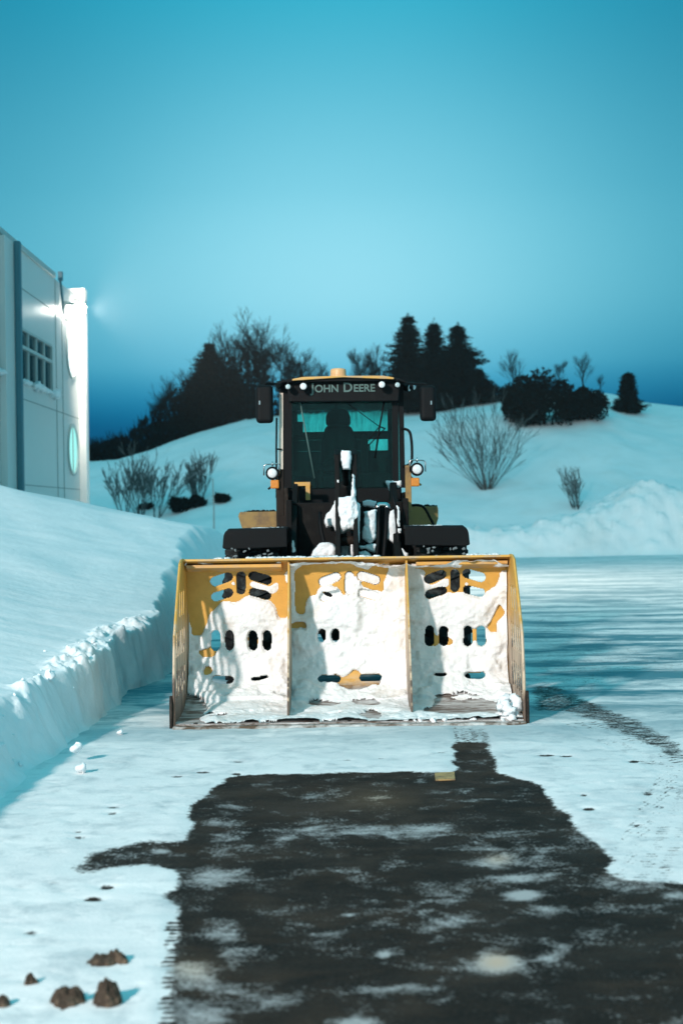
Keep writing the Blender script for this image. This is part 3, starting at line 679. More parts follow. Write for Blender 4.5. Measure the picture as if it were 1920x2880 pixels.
for cx in (XC-.97, XC+.97): wheel(cx, 18.1)
# snow smeared on the front tyres
for x0, x1, sd in ((640, 770, 11), (1180, 1315, 12)):
    for k in range(22):
        xx = rnd.uniform(x0, x1); yy = rnd.uniform(1538, 1600); w0 = rnd.uniform(2, 13)
        patch('tyre_snow', [(xx, yy), (xx+w0, yy-3), (xx+w0+3, yy+2), (xx+2, yy+4)], 14.115, .01, M['greysnow'], L, seed=sd*50+k, rag=5, step=1.0)
# --- front fenders
for s in (-1, 1):
    cx = XC+s*.93; outer = [(14.9+.93*math.cos(math.radians(a)), .76+.93*math.sin(math.radians(a))) for a in range(120, 31, -8)]
    inner = [(14.9-(14.9-y)*.95, .76+(z-.76)*.955) for y, z in outer][::-1]
    mb = MB(); fp = outer+inner
    mb.prism(fp, cx-.30, cx+.30)
    xo, xi = cx+s*.30, cx-s*.34
    def arc(x, z, r, n=6): return [(x-s*r*(1-math.sin(k*math.pi/2/n)), z-r*(1-math.cos(k*math.pi/2/n))) for k in range(n+1)]
    top = arc(xo, 1.68, .075); prf_ = [(xi, 1.69)]+top+[(xo+s*.01, 1.50), (xo-s*.03, 1.485), (xi, 1.50)]
    mb.prism_y(prf_, 14.26, 14.31)
    prf2 = [(xi, 1.70)]+arc(xo, 1.69, .075)+[(xo, 1.58), (xo-s*.03, 1.58)]+[(a-s*.03, b-.03) for a, b in arc(xo, 1.69, .06)[::-1]]+[(xi, 1.66)]
    mb.prism_y(prf2, 14.31, 14.9)
    fd = mb.build('front_fender', M['black'], L, bevel=.010, seg=2)
    mb = MB(); r4 = random.Random(9+s)
    for i in range(70): lump(mb, (cx-s*r4.uniform(-.05, .28), r4.uniform(14.36, 14.7), 1.685), r4.uniform(.015, .045), r4, 5, .3)
    mb.build('fender_snow', M['snow'], fd, smooth=True)['kind'] = 'stuff'
# --- front chassis, axle, tower
mb = MB(); mb.bb(XC-.62, XC+.66, 15.15, 15.3, .95, 1.95); mb.bb(XC-.42, XC+.42, 14.3, 15.2, .62, 1.02); mb.bb(XC-.33, XC+.33, 14.75, 15.25, 1.0, 1.5)
mb.bb(XC-.62, XC-.56, 14.9, 16.2, .9, 1.98); mb.bb(XC+.60, XC+.66, 14.9, 16.2, .9, 1.98)
mb.build('front_frame', M['frame'], L, bevel=.01)
mb = MB(); mb.lathe((XC-.75, 14.9, .76), (1, 0, 0), [(0, .13), (.45, .15), (.5, .26), (1.0, .26), (1.05, .15), (1.5, .13)], 20); mb.build('front_axle', M['frame'], L, smooth=True)
# --- lift arms
for px0, px1 in ((817, 832), (1106, 1126)):
    x0 = PT(px0, 1480, 14.6)[0]; x1 = PT(px1, 1480, 14.6)[0]
    mb = MB(); mb.prism([(15.75, 2.12), (15.45, 2.16), (14.9, 1.72), (14.2, 1.18), (13.75, .55), (13.48, .42), (13.45, .24), (13.7, .24), (14.1, .72), (14.55, 1.06), (15.1, 1.42), (15.7, 1.92)], x0, x1)
    a = mb.build('lift_arm', M['frame'], L, bevel=.008)
for x in (-.55, .60):
    mb = MB(); mb.tube([(x*.72+.02, 14.35, .85), (x*.75+.02, 15.6, 1.35)], .055, 14); mb.tube([(x*.72+.02, 13.9, .62), (x*.73+.02, 14.5, .9)], .03, 12)
    mb.build('lift_cylinder', M['frame'], L, smooth=True)
# --- bell crank (two side plates) with tilt cylinder and bucket link
for px0, px1 in ((943, 956), (992, 1005)):
    x0 = PT(px0, 1440, 14.7)[0]; x1 = PT(px1, 1440, 14.7)[0]
    mb = MB(); mb.prism([(14.95, 2.44), (14.80, 2.50), (14.66, 2.44), (14.50, 1.95), (14.25, 1.45), (14.02, .98), (14.05, .86), (14.18, .82), (14.30, .92), (14.62, 1.30), (14.86, 1.85), (14.98, 2.30)], x0, x1)
    mb.build('bell_crank', M['frame'], L, bevel=.006)
bx0 = PT(950, 1440, 14.7)[0]; bx1 = PT(998, 1440, 14.7)[0]; bxc = (bx0+bx1)/2
for yy, zz, r_ in ((14.8, 2.42, .035), (14.52, 1.55, .05), (14.12, .92, .035)):
    mb = MB(); mb.tube([(bx0-.03, yy, zz), (bx1+.03, yy, zz)], r_, 14); mb.build('pivot_pin', M['dirtyframe'], L, smooth=True)
mb = MB(); mb.tube([(bxc, 14.85, 2.36), (bxc, 15.25, 2.12)], .032, 12); mb.tube([(bxc, 15.2, 2.14), (bxc, 16.1, 1.55)], .062, 14); mb.build('tilt_cylinder', M['frame'], L, smooth=True)
mb = MB(); mb.prism([(14.12, .86), (14.10, .98), (13.5, .86), (13.42, .80), (13.45, .70), (13.55, .72)], bxc-.05, bxc+.05); mb.build('bucket_link', M['frame'], L, bevel=.01)
mb = MB(); mb.bb(bx0-.46, bx1+.50, 14.44, 14.60, 1.00, 1.16); mb.build('arm_crosstube', M['frame'], L, bevel=.03)
# hydraulic hoses
for pts in ([(1062, 1428), (1064, 1500), (1058, 1570), (1060, 1640)], [(1088, 1428), (1084, 1500), (1078, 1570), (1080, 1640)], [(1100, 1380), (1112, 1430), (1118, 1500), (1122, 1600)],
            [(900, 1440), (902, 1490), (915, 1540), (925, 1620)], [(1018, 1460), (1014, 1500), (1030, 1560)]):
    q = [PT(a, b, 14.78-.05*i) for i, (a, b) in enumerate(pts)]
    mb = MB(); mb.tube(rounded(q, .05), .022 if pts[0][0] < 1095 else .018, 10); mb.build('hydraulic_hose', M['black'], L, smooth=True)
q = [PT(1060, 1432, 14.8), PT(1062, 1420, 14.82), PT(1088, 1420, 14.82), PT(1090, 1432, 14.8)]
mb = MB(); mb.tube(rounded(q, .02), .03, 10); mb.build('hose_clamp', M['chrome'], L, smooth=True)
# --- snow on the front frame, axle and linkage
SNP = [([(958, 1266), (984, 1266), (986, 1300), (982, 1318), (962, 1318), (958, 1296)], 14.60, .06),
       ([(912, 1470), (914, 1446), (926, 1436), (940, 1406), (952, 1396), (958, 1500), (950, 1512), (938, 1482), (918, 1480)], 15.02, .06),
       ([(950, 1400), (962, 1398), (986, 1392), (990, 1330), (996, 1335), (998, 1400), (1012, 1440), (1004, 1494), (980, 1490), (958, 1502), (950, 1480)], 14.52, .12),
       ([(1004, 1408), (1012, 1426), (1010, 1500), (1004, 1568), (998, 1500)], 14.55, .05),
       ([(1020, 1436), (1056, 1434), (1056, 1510), (1040, 1530), (1016, 1512), (1022, 1480)], 14.72, .06),
       ([(1094, 1440), (1110, 1432), (1116, 1500), (1118, 1566), (1104, 1566), (1110, 1530), (1086, 1512), (1088, 1470)], 14.80, .05),
       ([(1018, 1408), (1056, 1406), (1056, 1426), (1020, 1424)], 15.1, .03),
       ([(1082, 1354), (1128, 1350), (1126, 1362), (1118, 1372), (1114, 1360), (1096, 1362), (1094, 1386), (1088, 1364)], 15.6, .03),
       ([(1114, 1420), (1120, 1424), (1124, 1480), (1118, 1480)], 14.50, .02), ([(822, 1520), (828, 1516), (830, 1570), (820, 1570)], 14.55, .02), ([(1118, 1488), (1126, 1488), (1126, 1498), (1118, 1498)], 14.5, .02),
       ([(946, 1348), (950, 1348), (951, 1358), (946, 1358)], 14.55, .01), ([(984, 1528), (992, 1524), (994, 1570), (984, 1570)], 14.5, .03), ([(1130, 1542), (1146, 1556), (1146, 1572), (1130, 1572)], 14.6, .03)]
for i, (q, d, T_) in enumerate(SNP): patch('stuck_snow', q, d, T_, M['snow'], L, seed=200+7*i, rag=4, step=1.6)
for i, q in enumerate([[(874, 1574), (878, 1545), (900, 1524), (930, 1524), (946, 1540), (946, 1574)], [(956, 1574), (958, 1530), (984, 1526), (986, 1574)], [(1008, 1574), (1006, 1552), (1026, 1545), (1042, 1560), (1046, 1574)], [(1008, 1534), (1056, 1528), (1056, 1556), (1030, 1544), (1008, 1546)]]):
    patch('frame_snow', q, 14.72, .10, M['snow'], L, seed=400+9*i, rag=5, step=1.8)
mb = MB(); mb.bb(XC-.50, XC+.52, 15.12, 15.145, 1.0, 1.92); mb.build('front_panel', M['frame'], L)
# yellow brackets
def pxbox(mb, x0, y0, x1, y1, d, th):
    a = PT(x0, y0, d); b = PT(x1, y1, d); mb.bb(a[0], b[0], d, d+th, b[2], a[2])
mb = MB(); pxbox(mb, 828, 1356, 872, 1366, 15.75, .05); pxbox(mb, 859, 1366.3, 872, 1406, 15.75, .05); mb.build('yellow_bracket', M['yellow'], L)
mb = MB(); pxbox(mb, 888, 1414, 922, 1438, 15.6, .12); pxbox(mb, 930, 1414, 936, 1430, 15.6, .1); mb.build('yellow_block', M['yellow_dull'], L, bevel=.005)
# --- headlights on brackets
for s, hx_, hy_, tx, ty in ((-1, 766, 1331, 773, 1362), (1, 1172, 1320, 1167, 1356)):
    d = 15.5; c = PT(hx_, hy_, d)
    mb = MB(); mb.tube(rounded([PT(hx_-s*-12, hy_+45, d+.05), PT(hx_-s*20, hy_+20, d+.05), PT(hx_-s*20, hy_-26, d+.05)], .03), .012, 8)
    ba = PT(hx_-s*24, hy_+30, d+.05); mb.bb(ba[0]-.035, ba[0]+.03, d+.02, d+.09, ba[2]-.35, ba[2]+.16)
    br = mb.build('headlight_bracket', M['dirtyframe'] if s < 0 else M['yellow_dull'], L, bevel=.004)
    mb = MB(); mb.lathe(c, (0, 1, 0), [(-.03, .052), (-.04, .070), (0, .074), (.06, .06), (.09, .03)], 28); hl = mb.build('headlight', M['black'], L, smooth=False)
    mb = MB(); mb.lathe((c[0], c[1]-.028, c[2]), (0, -1, 0), [(0, .055), (.012, .048), (.018, .03), (.02, .004)], 28); mb.build('lens', M['lens'], hl, smooth=True)
    g = [PT(hx_+s*24, hy_+6, d-.02), PT(hx_+s*24, hy_-25, d-.02), PT(hx_-s*20, hy_-27, d-.02), PT(hx_-s*20, hy_+8, d-.02)]
    mb = MB(); mb.tube(rounded(g, .035), .0075, 8); p0 = PT(hx_, hy_-34, d-.02); p1 = PT(hx_, hy_-20, d-.02); mb.tube([p0, p1], [.004, .010], 8); mb.build('lamp_guard', M['chrome'], hl, smooth=True)
    a = PT(tx-12, ty-12, d); b = PT(tx+12, ty+12, d)
    mb = MB(); mb.bb(a[0], b[0], d-.03, d+.04, b[2], a[2]); mb.build('turn_signal', M['amber'], L, bevel=.012)
# --- rear tanks / steps seen either side
for s, pts in ((-1, [(670, 1452), (674, 1440), (780, 1438), (780, 1500), (688, 1500), (680, 1484)]), (1, [(1138, 1424), (1230, 1424), (1232, 1434), (1232, 1458), (1222, 1490), (1138, 1500)])):
    d = 17.0; q = [(PT(a, b, d)[0], PT(a, b, d)[2]) for a, b in pts]
    mb = MB(); mb.prism_y(q, d, d+1.7); rf = mb.build('rear_fender', M['yellow_dull'], L, bevel=.012)
    mb = MB(); r5 = random.Random(s+4)
    for i in range(30):
        a = PT(r5.uniform(pts[0][0]+6, pts[2][0]-4), 1438 if s < 0 else 1423, d)
        lump(mb, (a[0], d+r5.uniform(.02, .2), a[2]), r5.uniform(.006, .024), r5, 4)
    mb.build('fender_dirt', M['dirtyframe'], rf)['kind'] = 'stuff'
q = [PT(1142, 1422, 16.7), PT(1180, 1420, 16.7), PT(1194, 1428, 16.7), PT(1220, 1478, 16.7)]
mb = MB(); mb.tube(rounded(q, .05), .016, 10); mb.build('step_rail', M['black'], L, smooth=True)
# --- cab
d0, d1 = 16.15, 17.65
def cx_(px, py=1250, d=d0): return PT(px, py, d)[0]
def cz_(py, px=960, d=d0): return PT(px, py, d)[2]
xl, xr = cx_(792), cx_(1132); zt, zb = cz_(1070), cz_(1372)
Cab = MB(); Cab.bb(xl+.02, xr-.02, d0+.02, d1, 1.30, zb); Cab.build('cab_base', M['black'], L, bevel=.02)
for a_ in ((776, 1372, 812, 1482), (1132, 1384, 1148, 1482)):
    mb = MB(); pxbox(mb, *a_, 16.0, .5); mb.build('cab_step_panel', M['dirtyframe'], L, bevel=.01)
for (a, b) in (((797, 1372), (797, 1072)), ((1132, 1372), (1126, 1072))):
    p = Vector(PT(*a, d0+.03)); q = Vector(PT(*b, d0+.03)); mb = MB(); mb.tube([p, q], .040, 4); mb.build('outer_pillar', M['black'], L)
for (a, b) in (((812, 1372), (812, 1072)), ((1112, 1372), (1110, 1072))):
    p = Vector(PT(*a, d0+.02)); q = Vector(PT(*b, d0+.02)); mb = MB(); mb.tube([p, q], .050, 4); mb.build('front_pillar', M['black'], L)
for xx in (xl+.05, xr-.05):
    mb = MB(); mb.tube([(xx, d1-.04, zb), (xx, d1-.10, zt)], .045, 4); mb.build('rear_pillar', M['black'], L)
    mb = MB(); mb.tube([(xx, (d0+d1)/2, zb), (xx, (d0+d1)/2, zt)], .028, 4); mb.build('middle_pillar', M['black'], L)
mb = MB(); mb.bb(xl+.05, xr-.05, d1-.07, d1-.02, 2.74, 2.84); mb.bb(xl+.05, xr-.05, d1-.07, d1-.02, zb, 2.60); mb.bb(xl+.05, xr-.40, d1-.07, d1-.02, 2.603, 2.737)
mb.bb(xl+.05, xl+.14, d1-.07, d1-.02, 2.36, 3.15); mb.bb(xr-.12, xr-.05, d1-.07, d1-.02, 2.36, 3.15)
mb.build('cab_frame', M['black'], L)
mb = MB(); a = PT(779, 1110, d0-.03); b = PT(798, 1400, d0-.03)
pa = [PT(786, 1105, d0-.02), PT(796, 1105, d0-.02), PT(796, 1400, d0-.02), PT(782, 1400, d0-.02)]
mb.add([tuple(p) for p in pa]+[(p[0], p[1]+.035, p[2]) for p in pa], [(0, 1, 2, 3), (4, 7, 6, 5), (0, 4, 5, 1), (1, 5, 6, 2), (2, 6, 7, 3), (3, 7, 4, 0)])
mb.build('door_reflection_strip', M['doorglare'], L)  # added strip, its pale colour stands in for the door glass reflection
mb = MB(); mb.tube([PT(778, 1175, d0-.1), PT(777, 1260, d0-.1), PT(778, 1400, d0-.1)], .011, 8); mb.tube([PT(778, 1263, d0-.1), PT(792, 1264, d0-.03)], .009, 8); mb.build('grab_rail', M['black'], L, smooth=True)
mb = MB(); mb.tube(rounded([PT(1130, 1206, d0), PT(1152, 1208, d0-.06), PT(1158, 1250, d0-.06), PT(1158, 1306, d0-.06), PT(1134, 1312, d0)], .07), .016, 10); mb.build('grab_rail', M['black'], L, smooth=True)
mb = MB(); mb.tube(rounded([PT(1146, 1368, 15.9), PT(1153, 1374, 15.88), PT(1153, 1404, 15.88), PT(1146, 1412, 15.9)], .03), .011, 8); mb.build('grab_rail', M['black'], L, smooth=True)
# glass panes
def pane(name, quad, parent):
    mb = MB(); q = [Vector(p) for p in quad]; n = (q[1]-q[0]).cross(q[2]-q[0]).normalized()*.006
    mb.add([tuple(p) for p in q]+[tuple(p+n) for p in q], [(0, 1, 2, 3), (4, 7, 6, 5), (0, 4, 5, 1), (1, 5, 6, 2), (2, 6, 7, 3), (3, 7, 4, 0)])
    return mb.build(name, M['cabglass'], parent)
zv = cz_(1128)
ws = pane('windshield', [(xl+.09, d0+.01, zb), (xr-.09, d0+.01, zb), (xr-.10, d0+.01, zv), (xl+.09, d0+.01, zv)], L)
pane('side_window', [(xl+.03, d0+.08, zb), (xl+.03, d1-.1, zb), (xl+.03, d1-.1, zv), (xl+.03, d0+.08, zv)], L)
pane('side_window', [(xr-.03, d0+.08, zb), (xr-.03, d1-.1, zb), (xr-.03, d1-.1, zv), (xr-.03, d0+.08, zv)], L)
pane('rear_window', [(xl+.06, d1-.045, 2.4), (xr-.06, d1-.045, 2.4), (xr-.06, d1-.045, 3.1), (xl+.06, d1-.045, 3.1)], L)
# wipers
mb = MB(); mb.tube([PT(975, 1133, d0-.01), PT(1068, 1201, d0-.03)], .005, 6); mb.tube([PT(1087, 1090, d0-.03), PT(1067, 1201, d0-.04), PT(1054, 1288, d0-.02)], .011, 6)
mb.tube([PT(1083, 1204, d0-.03), PT(1034, 1255, d0-.03)], .007, 6); mb.tube([PT(1066, 1200, d0-.03), PT(1030, 1245, d0-.03)], .006, 6); mb.tube([PT(1083, 1206, d0-.03), PT(1064, 1198, d0-.03)], .008, 6)
mb.build('wiper', M['black'], L, smooth=True)
mb = MB(); mb.tube([PT(840, 1110, d0-.02), PT(884, 1345, d0-.02)], .008, 6); mb.build('wiper', M['letter'], L, smooth=True)
# visor, roof, beacon
mb = MB(); za, zb2 = cz_(1068), cz_(1128)
vp = [PT(806, 1069, 16.0), PT(1126, 1065, 16.0), PT(1120, 1128, 16.0), PT(812, 1130, 16.0)]
mb.add([tuple(p) for p in vp]+[(p[0], p[1]+.14, p[2]) for p in vp], [(0, 1, 2, 3), (4, 7, 6, 5), (0, 4, 5, 1), (1, 5, 6, 2), (2, 6, 7, 3), (3, 7, 4, 0)])
mb.build('sun_visor', M['black'], L, bevel=.01)
zr = cz_(1068, d=15.95)
mb = MB(); rp = [(xl-.06, zr-.05), (xl+.02, zr), (XC-.5, zr+.028), (XC, zr+.034), (XC+.5, zr+.028), (xr-.02, zr), (xr+.06, zr-.05), (xr+.05, zr-.06), (xr-.05, zr-.022), (xl+.05, zr-.022), (xl-.05, zr-.06)]
mb.prism_y(rp, 15.90, 17.75); mb.build('cab_roof', M['black'], L, bevel=.012)
mb = MB(); mb.prism_y([(xl+.14, zr+.008), (XC-.45, zr+.030), (XC, zr+.036), (XC+.45, zr+.030), (xr-.10, zr+.008), (xr-.10, zr-.010), (XC, zr+.020), (xl+.14, zr-.010)], 15.86, 17.6); mb.build('roof_cap', M['yellow'], L, bevel=.004)
bc = PT(951, 1058, 16.1)
mb = MB(); mb.lathe((bc[0], bc[1], zr+.034), (0, 0, 1), [(0, .097), (.03, .097), (.032, .090), (.085, .089), (.10, .082), (.108, .06), (.11, .01)], 26); bo = mb.build('beacon', M['beacon'], L, smooth=False)
# work lamps
for (a, b, r, mt) in ((810, 1088, .030, 'lenscool'), (853, 1087, .040, 'lens'), (1073, 1082, .038, 'lens'), (1117, 1083, .030, 'lenscool')):
    c = PT(a, b, 15.86)
    mb = MB(); mb.lathe(c, (0, 1, 0), [(-.02, r*1.0), (-.025, r*1.14), (.03, r*1.2), (.08, r*.7)], 20); mb.tube([(c[0], c[1]+.02, c[2]+r), (c[0], c[1]+.03, c[2]+r+.035)], .008, 6); wl = mb.build('work_lamp', M['black'], L, smooth=False)
    mb = MB(); mb.lathe((c[0], c[1]-.018, c[2]), (0, -1, 0), [(0, r), (.008, r*.85), (.012, r*.3), (.013, .003)], 20); mb.build('lens', M[mt], wl, smooth=True)
for (a, b, s) in ((786, 1082, -1), (1144, 1090, 1), (1158, 1086, 1)):
    c = Vector(PT(a, b, 16.3)); mb = MB(); ax = Vector((s, -.45, -.2)).normalized()
    mb.lathe(c, ax, [(-.06, .02), (-.03, .042), (.02, .046), (.03, .04)], 16); wl = mb.build('side_lamp', M['black'], L)
    mb = MB(); mb.lathe(c+ax*.022, ax, [(0, .041), (.012, .038), (.016, .01)], 16); mb.build('lens', M['chrome'], wl, smooth=True)
# mirrors
for (x0, y0, x1, y1, ax0, ax1) in ((719, 1084, 769, 1190, 745, 800), (1179, 1085, 1226, 1184, 1200, 1128)):
    d = 15.95; a = PT(x0, y0, d); b = PT(x1, y1, d)
    mb = MB(); mb.bb(a[0], b[0], d-.05, d+.06, b[2], a[2]); mm_ = mb.build('mirror', M['black'], L, bevel=.045, seg=4)
    mb = MB(); xg = (x0+9 if x0 < 900 else x1-16); pxbox(mb, xg, 1127, xg+4, 1138, d-.056, .01); mb.build('glint_plate', M['chrome'], mm_)
    mb = MB(); mb.tube(rounded([PT(ax0, y0+8, d), PT(ax0, y0-6, d), PT((ax0+ax1)/2, 1080, d+.1), PT(ax1, 1076, d+.25)], .04), .014, 8); mb.build('mirror_arm', M['black'], L, smooth=True)
# interior
c = PT(951, 1300, 16.95)
def sect(pts, d, th, name, mat=M['seat'], bev=.05):
    mb = MB(); mb.prism_y([(PT(a, b, d)[0], PT(a, b, d)[2]) for a, b in pts], d-th/2, d+th/2); return mb.build(name, mat, L, bevel=bev, seg=4)
sect([(916, 1200), (916, 1172), (922, 1156), (936, 1150), (966, 1150), (978, 1156), (985, 1172), (986, 1200)], 17.05, .12, 'headrest')
sect([(898, 1330), (902, 1240), (912, 1210), (918, 1196), (984, 1196), (992, 1210), (1000, 1240), (1004, 1330)], 17.02, .14, 'seat_back')
sect([(890, 1330), (890, 1310), (1010, 1310), (1010, 1330)], 16.8, .5, 'seat_cushion')
sect([(1012, 1340), (1014, 1232), (1020, 1222), (1028, 1222), (1034, 1232), (1036, 1340)], 16.9, .1, 'armrest', bev=.02)
sect([(822, 1225), (852, 1225), (852, 1186), (822, 1186)], 17.5, .05, 'monitor', bev=.01)
mb = MB(); rp = []
for k in range(29):
    a = 2*math.pi*k/28; rp.append((PT(951, 1320, 16.55)[0]+.19*math.cos(a), 16.55+.10*math.sin(a), cz_(1318)+.155*math.sin(a)))
mb.tube(rp, .014, 8); mb.tube([(PT(951, 1320, 16.55)[0], 16.5, zb), (PT(951, 1320, 16.55)[0], 16.55, cz_(1318))], .04, 10)
mb.build('steering_wheel', M['seat'], L, smooth=True)
mb = MB(); pxbox(mb, 905, 1338, 1000, 1372, 16.45, .15); pxbox(mb, 822, 1340, 890, 1372, 16.6, .3); pxbox(mb, 1010, 1330, 1100, 1372, 16.6, .3); mb.build('dashboard', M['seat'], L, bevel=.02)
mb = MB(); mb.bb(xl+.05, xr-.05, d0+.05, d1-.05, cz_(1128), cz_(1110)); mb.build('headliner', M['seat'], L)
# side grille on the cab's lower corner, and the rear body (behind the cab)
mb = MB(); mb.bb(XC-.62, XC+.62, 17.7, 19.8, 1.05, 2.28); rb = mb.build('engine_hood', M['yellow'], L, bevel=.06)
mb = MB(); mb.bb(XC-.70, XC+.70, 18.9, 20.0, .6, 1.5); mb.bb(XC-.4, XC+.4, 15.3, 19.2, .6, 1.1); mb.build('rear_frame', M['frame'], L, bevel=.04)
mb = MB(); mb.lathe((XC-.75, 18.1, .76), (1, 0, 0), [(0, .13), (.45, .15), (.5, .26), (1.0, .26), (1.05, .15), (1.5, .13)], 20); mb.build('rear_axle', M['frame'], L, smooth=True)
mb = MB(); mb.tube([(XC+.3, 18.6, 2.2), (XC+.3, 18.6, 2.62), (XC+.3, 18.7, 2.7)], .05, 14); mb.build('exhaust_stack', M['frame'], L, smooth=True)
# lettering on the visor
def word(txt, x, z, size, y, parent, mat):
    cu = bpy.data.curves.new('lettering', 'FONT'); cu.body = txt; cu.size = size; cu.extrude = .003; cu.offset = size*.022
    ob = bpy.data.objects.new('tmp', cu); C.objects.link(ob); bpy.context.view_layer.update()
    dg = bpy.context.evaluated_depsgraph_get(); me = bpy.data.meshes.new_from_object(ob.evaluated_get(dg)); wdt = max(v.co.x for v in me.vertices)
    me.transform(Matrix.Translation((x, y, z)) @ Matrix.Rotation(math.pi/2, 4, 'X')); bpy.data.objects.remove(ob)
    return me, wdt
lx0 = PT(875, 1103, 15.99)[0]; lx1 = PT(1057, 1101, 15.99)[0]; lz = PT(960, 1102, 15.99)[2]
parts = [('J', 1.0), ('OHN', .8), (' ', .45), ('D', 1.0), ('EERE', .8)]
def layout(sz):
    x = 0; pos = []
    for tx, k in parts:
        if tx == ' ': x += sz*.28; continue
        me, wd = word(tx, 0, 0, sz*k, 0, None, None); bpy.data.meshes.remove(me); pos.append((tx, x, k)); x += wd+sz*.07
    return pos, x
pos, wtot = layout(.1); SZ = .1*(lx1-lx0)/wtot; pos, wtot = layout(SZ)
import bmesh
bmL = bmesh.new()
for tx, x, k in pos:
    me, wd = word(tx, lx0+x, lz, SZ*k, 15.988, None, None); bmL.from_mesh(me); bpy.data.meshes.remove(me)
me = bpy.data.meshes.new('lettering'); bmL.to_mesh(me); bmL.free()
link('lettering', me, M['letter'], L, smooth=False)

# ------------------------------------------------------------------ building on the left
WX = -7.0
def wall_d(px, py=1000):                                       # distance along the wall seen at that photo column
    u = px-960; v = 1440-py; return WX*F/(u*RC+v*RS)
def wall_p(px, py):
    d = wall_d(px, py); return d, CH+(-(px-960)*RS+(1440-py)*RC)*d/F
Bd = thing('building', 'white clad building with round lit windows and corner fin left of the snow bank', 'building', (WX, 30, 0))
HT = 7.72
mb = MB(); mb.bb(WX-14, WX, 27.6, 38.2, -.3, HT); wl_ = mb.build('wall', M['wall'], Bd)
mb = MB(); mb.bb(WX-14.1, WX+.05, 27.5, 35.1, HT, HT+.14); mb.build('roof_edge', M['winframe'], Bd, bevel=.02)
dA, dB = wall_d(222, 1000), wall_d(222, 1000)
fx = PT(242, 1000, 38.3)[0]
mb = MB(); mb.bb(WX-.5, fx, 38.205, 38.6, -.2, PT(240, 812, 38.3)[2]); mb.build('corner_fin', M['wallfin'], Bd, bevel=.01)
mb = MB()
for dd in (35.2, 36.0): mb.bb(WX+.001, WX+.012, dd-.012, dd+.012, 0, HT-.02)
for zz in (2.55, 4.45, 6.9): mb.bb(WX+.001, WX+.010, 30.95, 38.19, zz-.01, zz+.01); mb.bb(WX+.001, WX+.010, 27.6, 29.3, zz-.01, zz+.01)
mb.build('panel_seam', M['seam'], Bd)
mb = MB(); mb.bb(WX, WX+.14, 29.35, 30.6, 0, HT-.05); mb.build('pilaster', M['wall'], Bd, bevel=.01)
mb = MB(); mb.bb(WX+.143, WX+.27, 30.15, 30.32, .0, HT-.02); mb.build('downpipe', M['pipe'], Bd, bevel=.02)
def window(y0, y1, z0, z1, n, seed):
    fr = MB(); x0 = WX+.015
    for a, b, c_, e in ((y0, y1, z0-.05, z0), (y0, y1, z1, z1+.05), (y0-.05, y0, z0-.05, z1+.05), (y1, y1+.05, z0-.05, z1+.05)): fr.bb(WX+.002, x0+.05, a, b, c_, e)
    zm = z0+(z1-z0)*.66; fr.bb(WX+.004, x0+.06, y0, y1, zm-.035, zm+.035)
    for k in range(1, n): yy = y0+(y1-y0)*k/n; fr.bb(WX+.006, x0+.04, yy-.03, yy+.03, z0, zm-.036); fr.bb(WX+.006, x0+.04, yy-.03, yy+.03, zm+.036, z1)
    f_ = fr.build('window', M['winframe'], Bd)
    mb = MB(); mb.bb(WX+.001, WX+.008, y0, y1, z0, z1); mb.build('pane', M['pane'], f_)
    mb = MB(); rr = random.Random(seed)
    for i in range(int(34*(y1-y0)/3.5)):
        y = rr.uniform(y0, y1+.5); lump(mb, (WX+.06, y, z0-.03), rr.uniform(.05, .12)*(.6+.8*vn(np.array([y*1.7]), np.array([0.]), 4)[0]), rr, 5)
    mb.build('sill_snow', M['snow'], f_, smooth=True)['kind'] = 'stuff'
window(31.05, 34.45, 4.86, 5.95, 4, 2)
window(27.8, 29.0, 4.86, 5.95, 2, 3)
for (a, b, mt, lab) in ((200, 992, 'portwhite', 'upper round window glowing white beside the lamps'), (204, 1265, 'portlit', 'lower round window glowing aqua')):
    d, z = wall_p(a, b); r = .62
    mb = MB(); n = 36; vs = []; fs = []
    for k in range(n):
        q = 2*math.pi*k/n
        for rr_, xx in ((r, WX+.002), (r, WX+.05), (r+.06, WX+.05), (r+.06, WX+.002)): vs.append((xx, d+rr_*math.cos(q), z+rr_*math.sin(q)))
    for k in range(n):
        k2 = (k+1) % n
        for j in range(3): fs.append((k*4+j, k2*4+j, k2*4+j+1, k*4+j+1))
    mb.add(vs, fs); rw = mb.build('round_window', M['winframe'], Bd, smooth=False); rw['label'] = lab
    mb = MB(); mb.lathe((WX+.001, d, z), (1, 0, 0), [(0, r), (.008, r)], 36); mb.build('pane', M[mt], rw)
    mb = MB(); mb.bb(WX+.012, WX+.03, d-.03, d+.03, z-r+.02, z+r-.02); mb.build('mullion', M['winframe'], rw)
for a in (178, 207):
    d, z = wall_p(a, 874)
    mb = MB(); mb.bb(WX, WX+.10, d-.12, d+.12, z+.02, z+.24); mb.prism_y([(WX+.09, z+.24), (WX+.34, z+.16), (WX+.36, z+.10), (WX+.09, z+.12)], d-.13, d+.13)
    lp = mb.build('wall_lamp', M['winframe'], Bd, bevel=.01)
    mb = MB(); mb.prism_y([(WX+.10, z+.11), (WX+.33, z+.095), (WX+.30, z-.06), (WX+.14, z-.10)], d-.11, d+.11); mb.build('lamp_glass', M['lamp_on'], lp, bevel=.02)
    aim = Vector((.75, 1, -.25)) if a == 178 else Vector((1, -.25, .12))
    add_light('wall_lamp_light', 'SPOT', (WX+.50, d-.1, z-.02), 2600 if a == 178 else 11000, (1.0, .88, .76), shadow_soft_size=.12, spot_size=math.radians(150 if a == 178 else 130), spot_blend=.8).rotation_euler = aim.to_track_quat('-Z', 'Y').to_euler()
d, z = wall_p(163, 778)
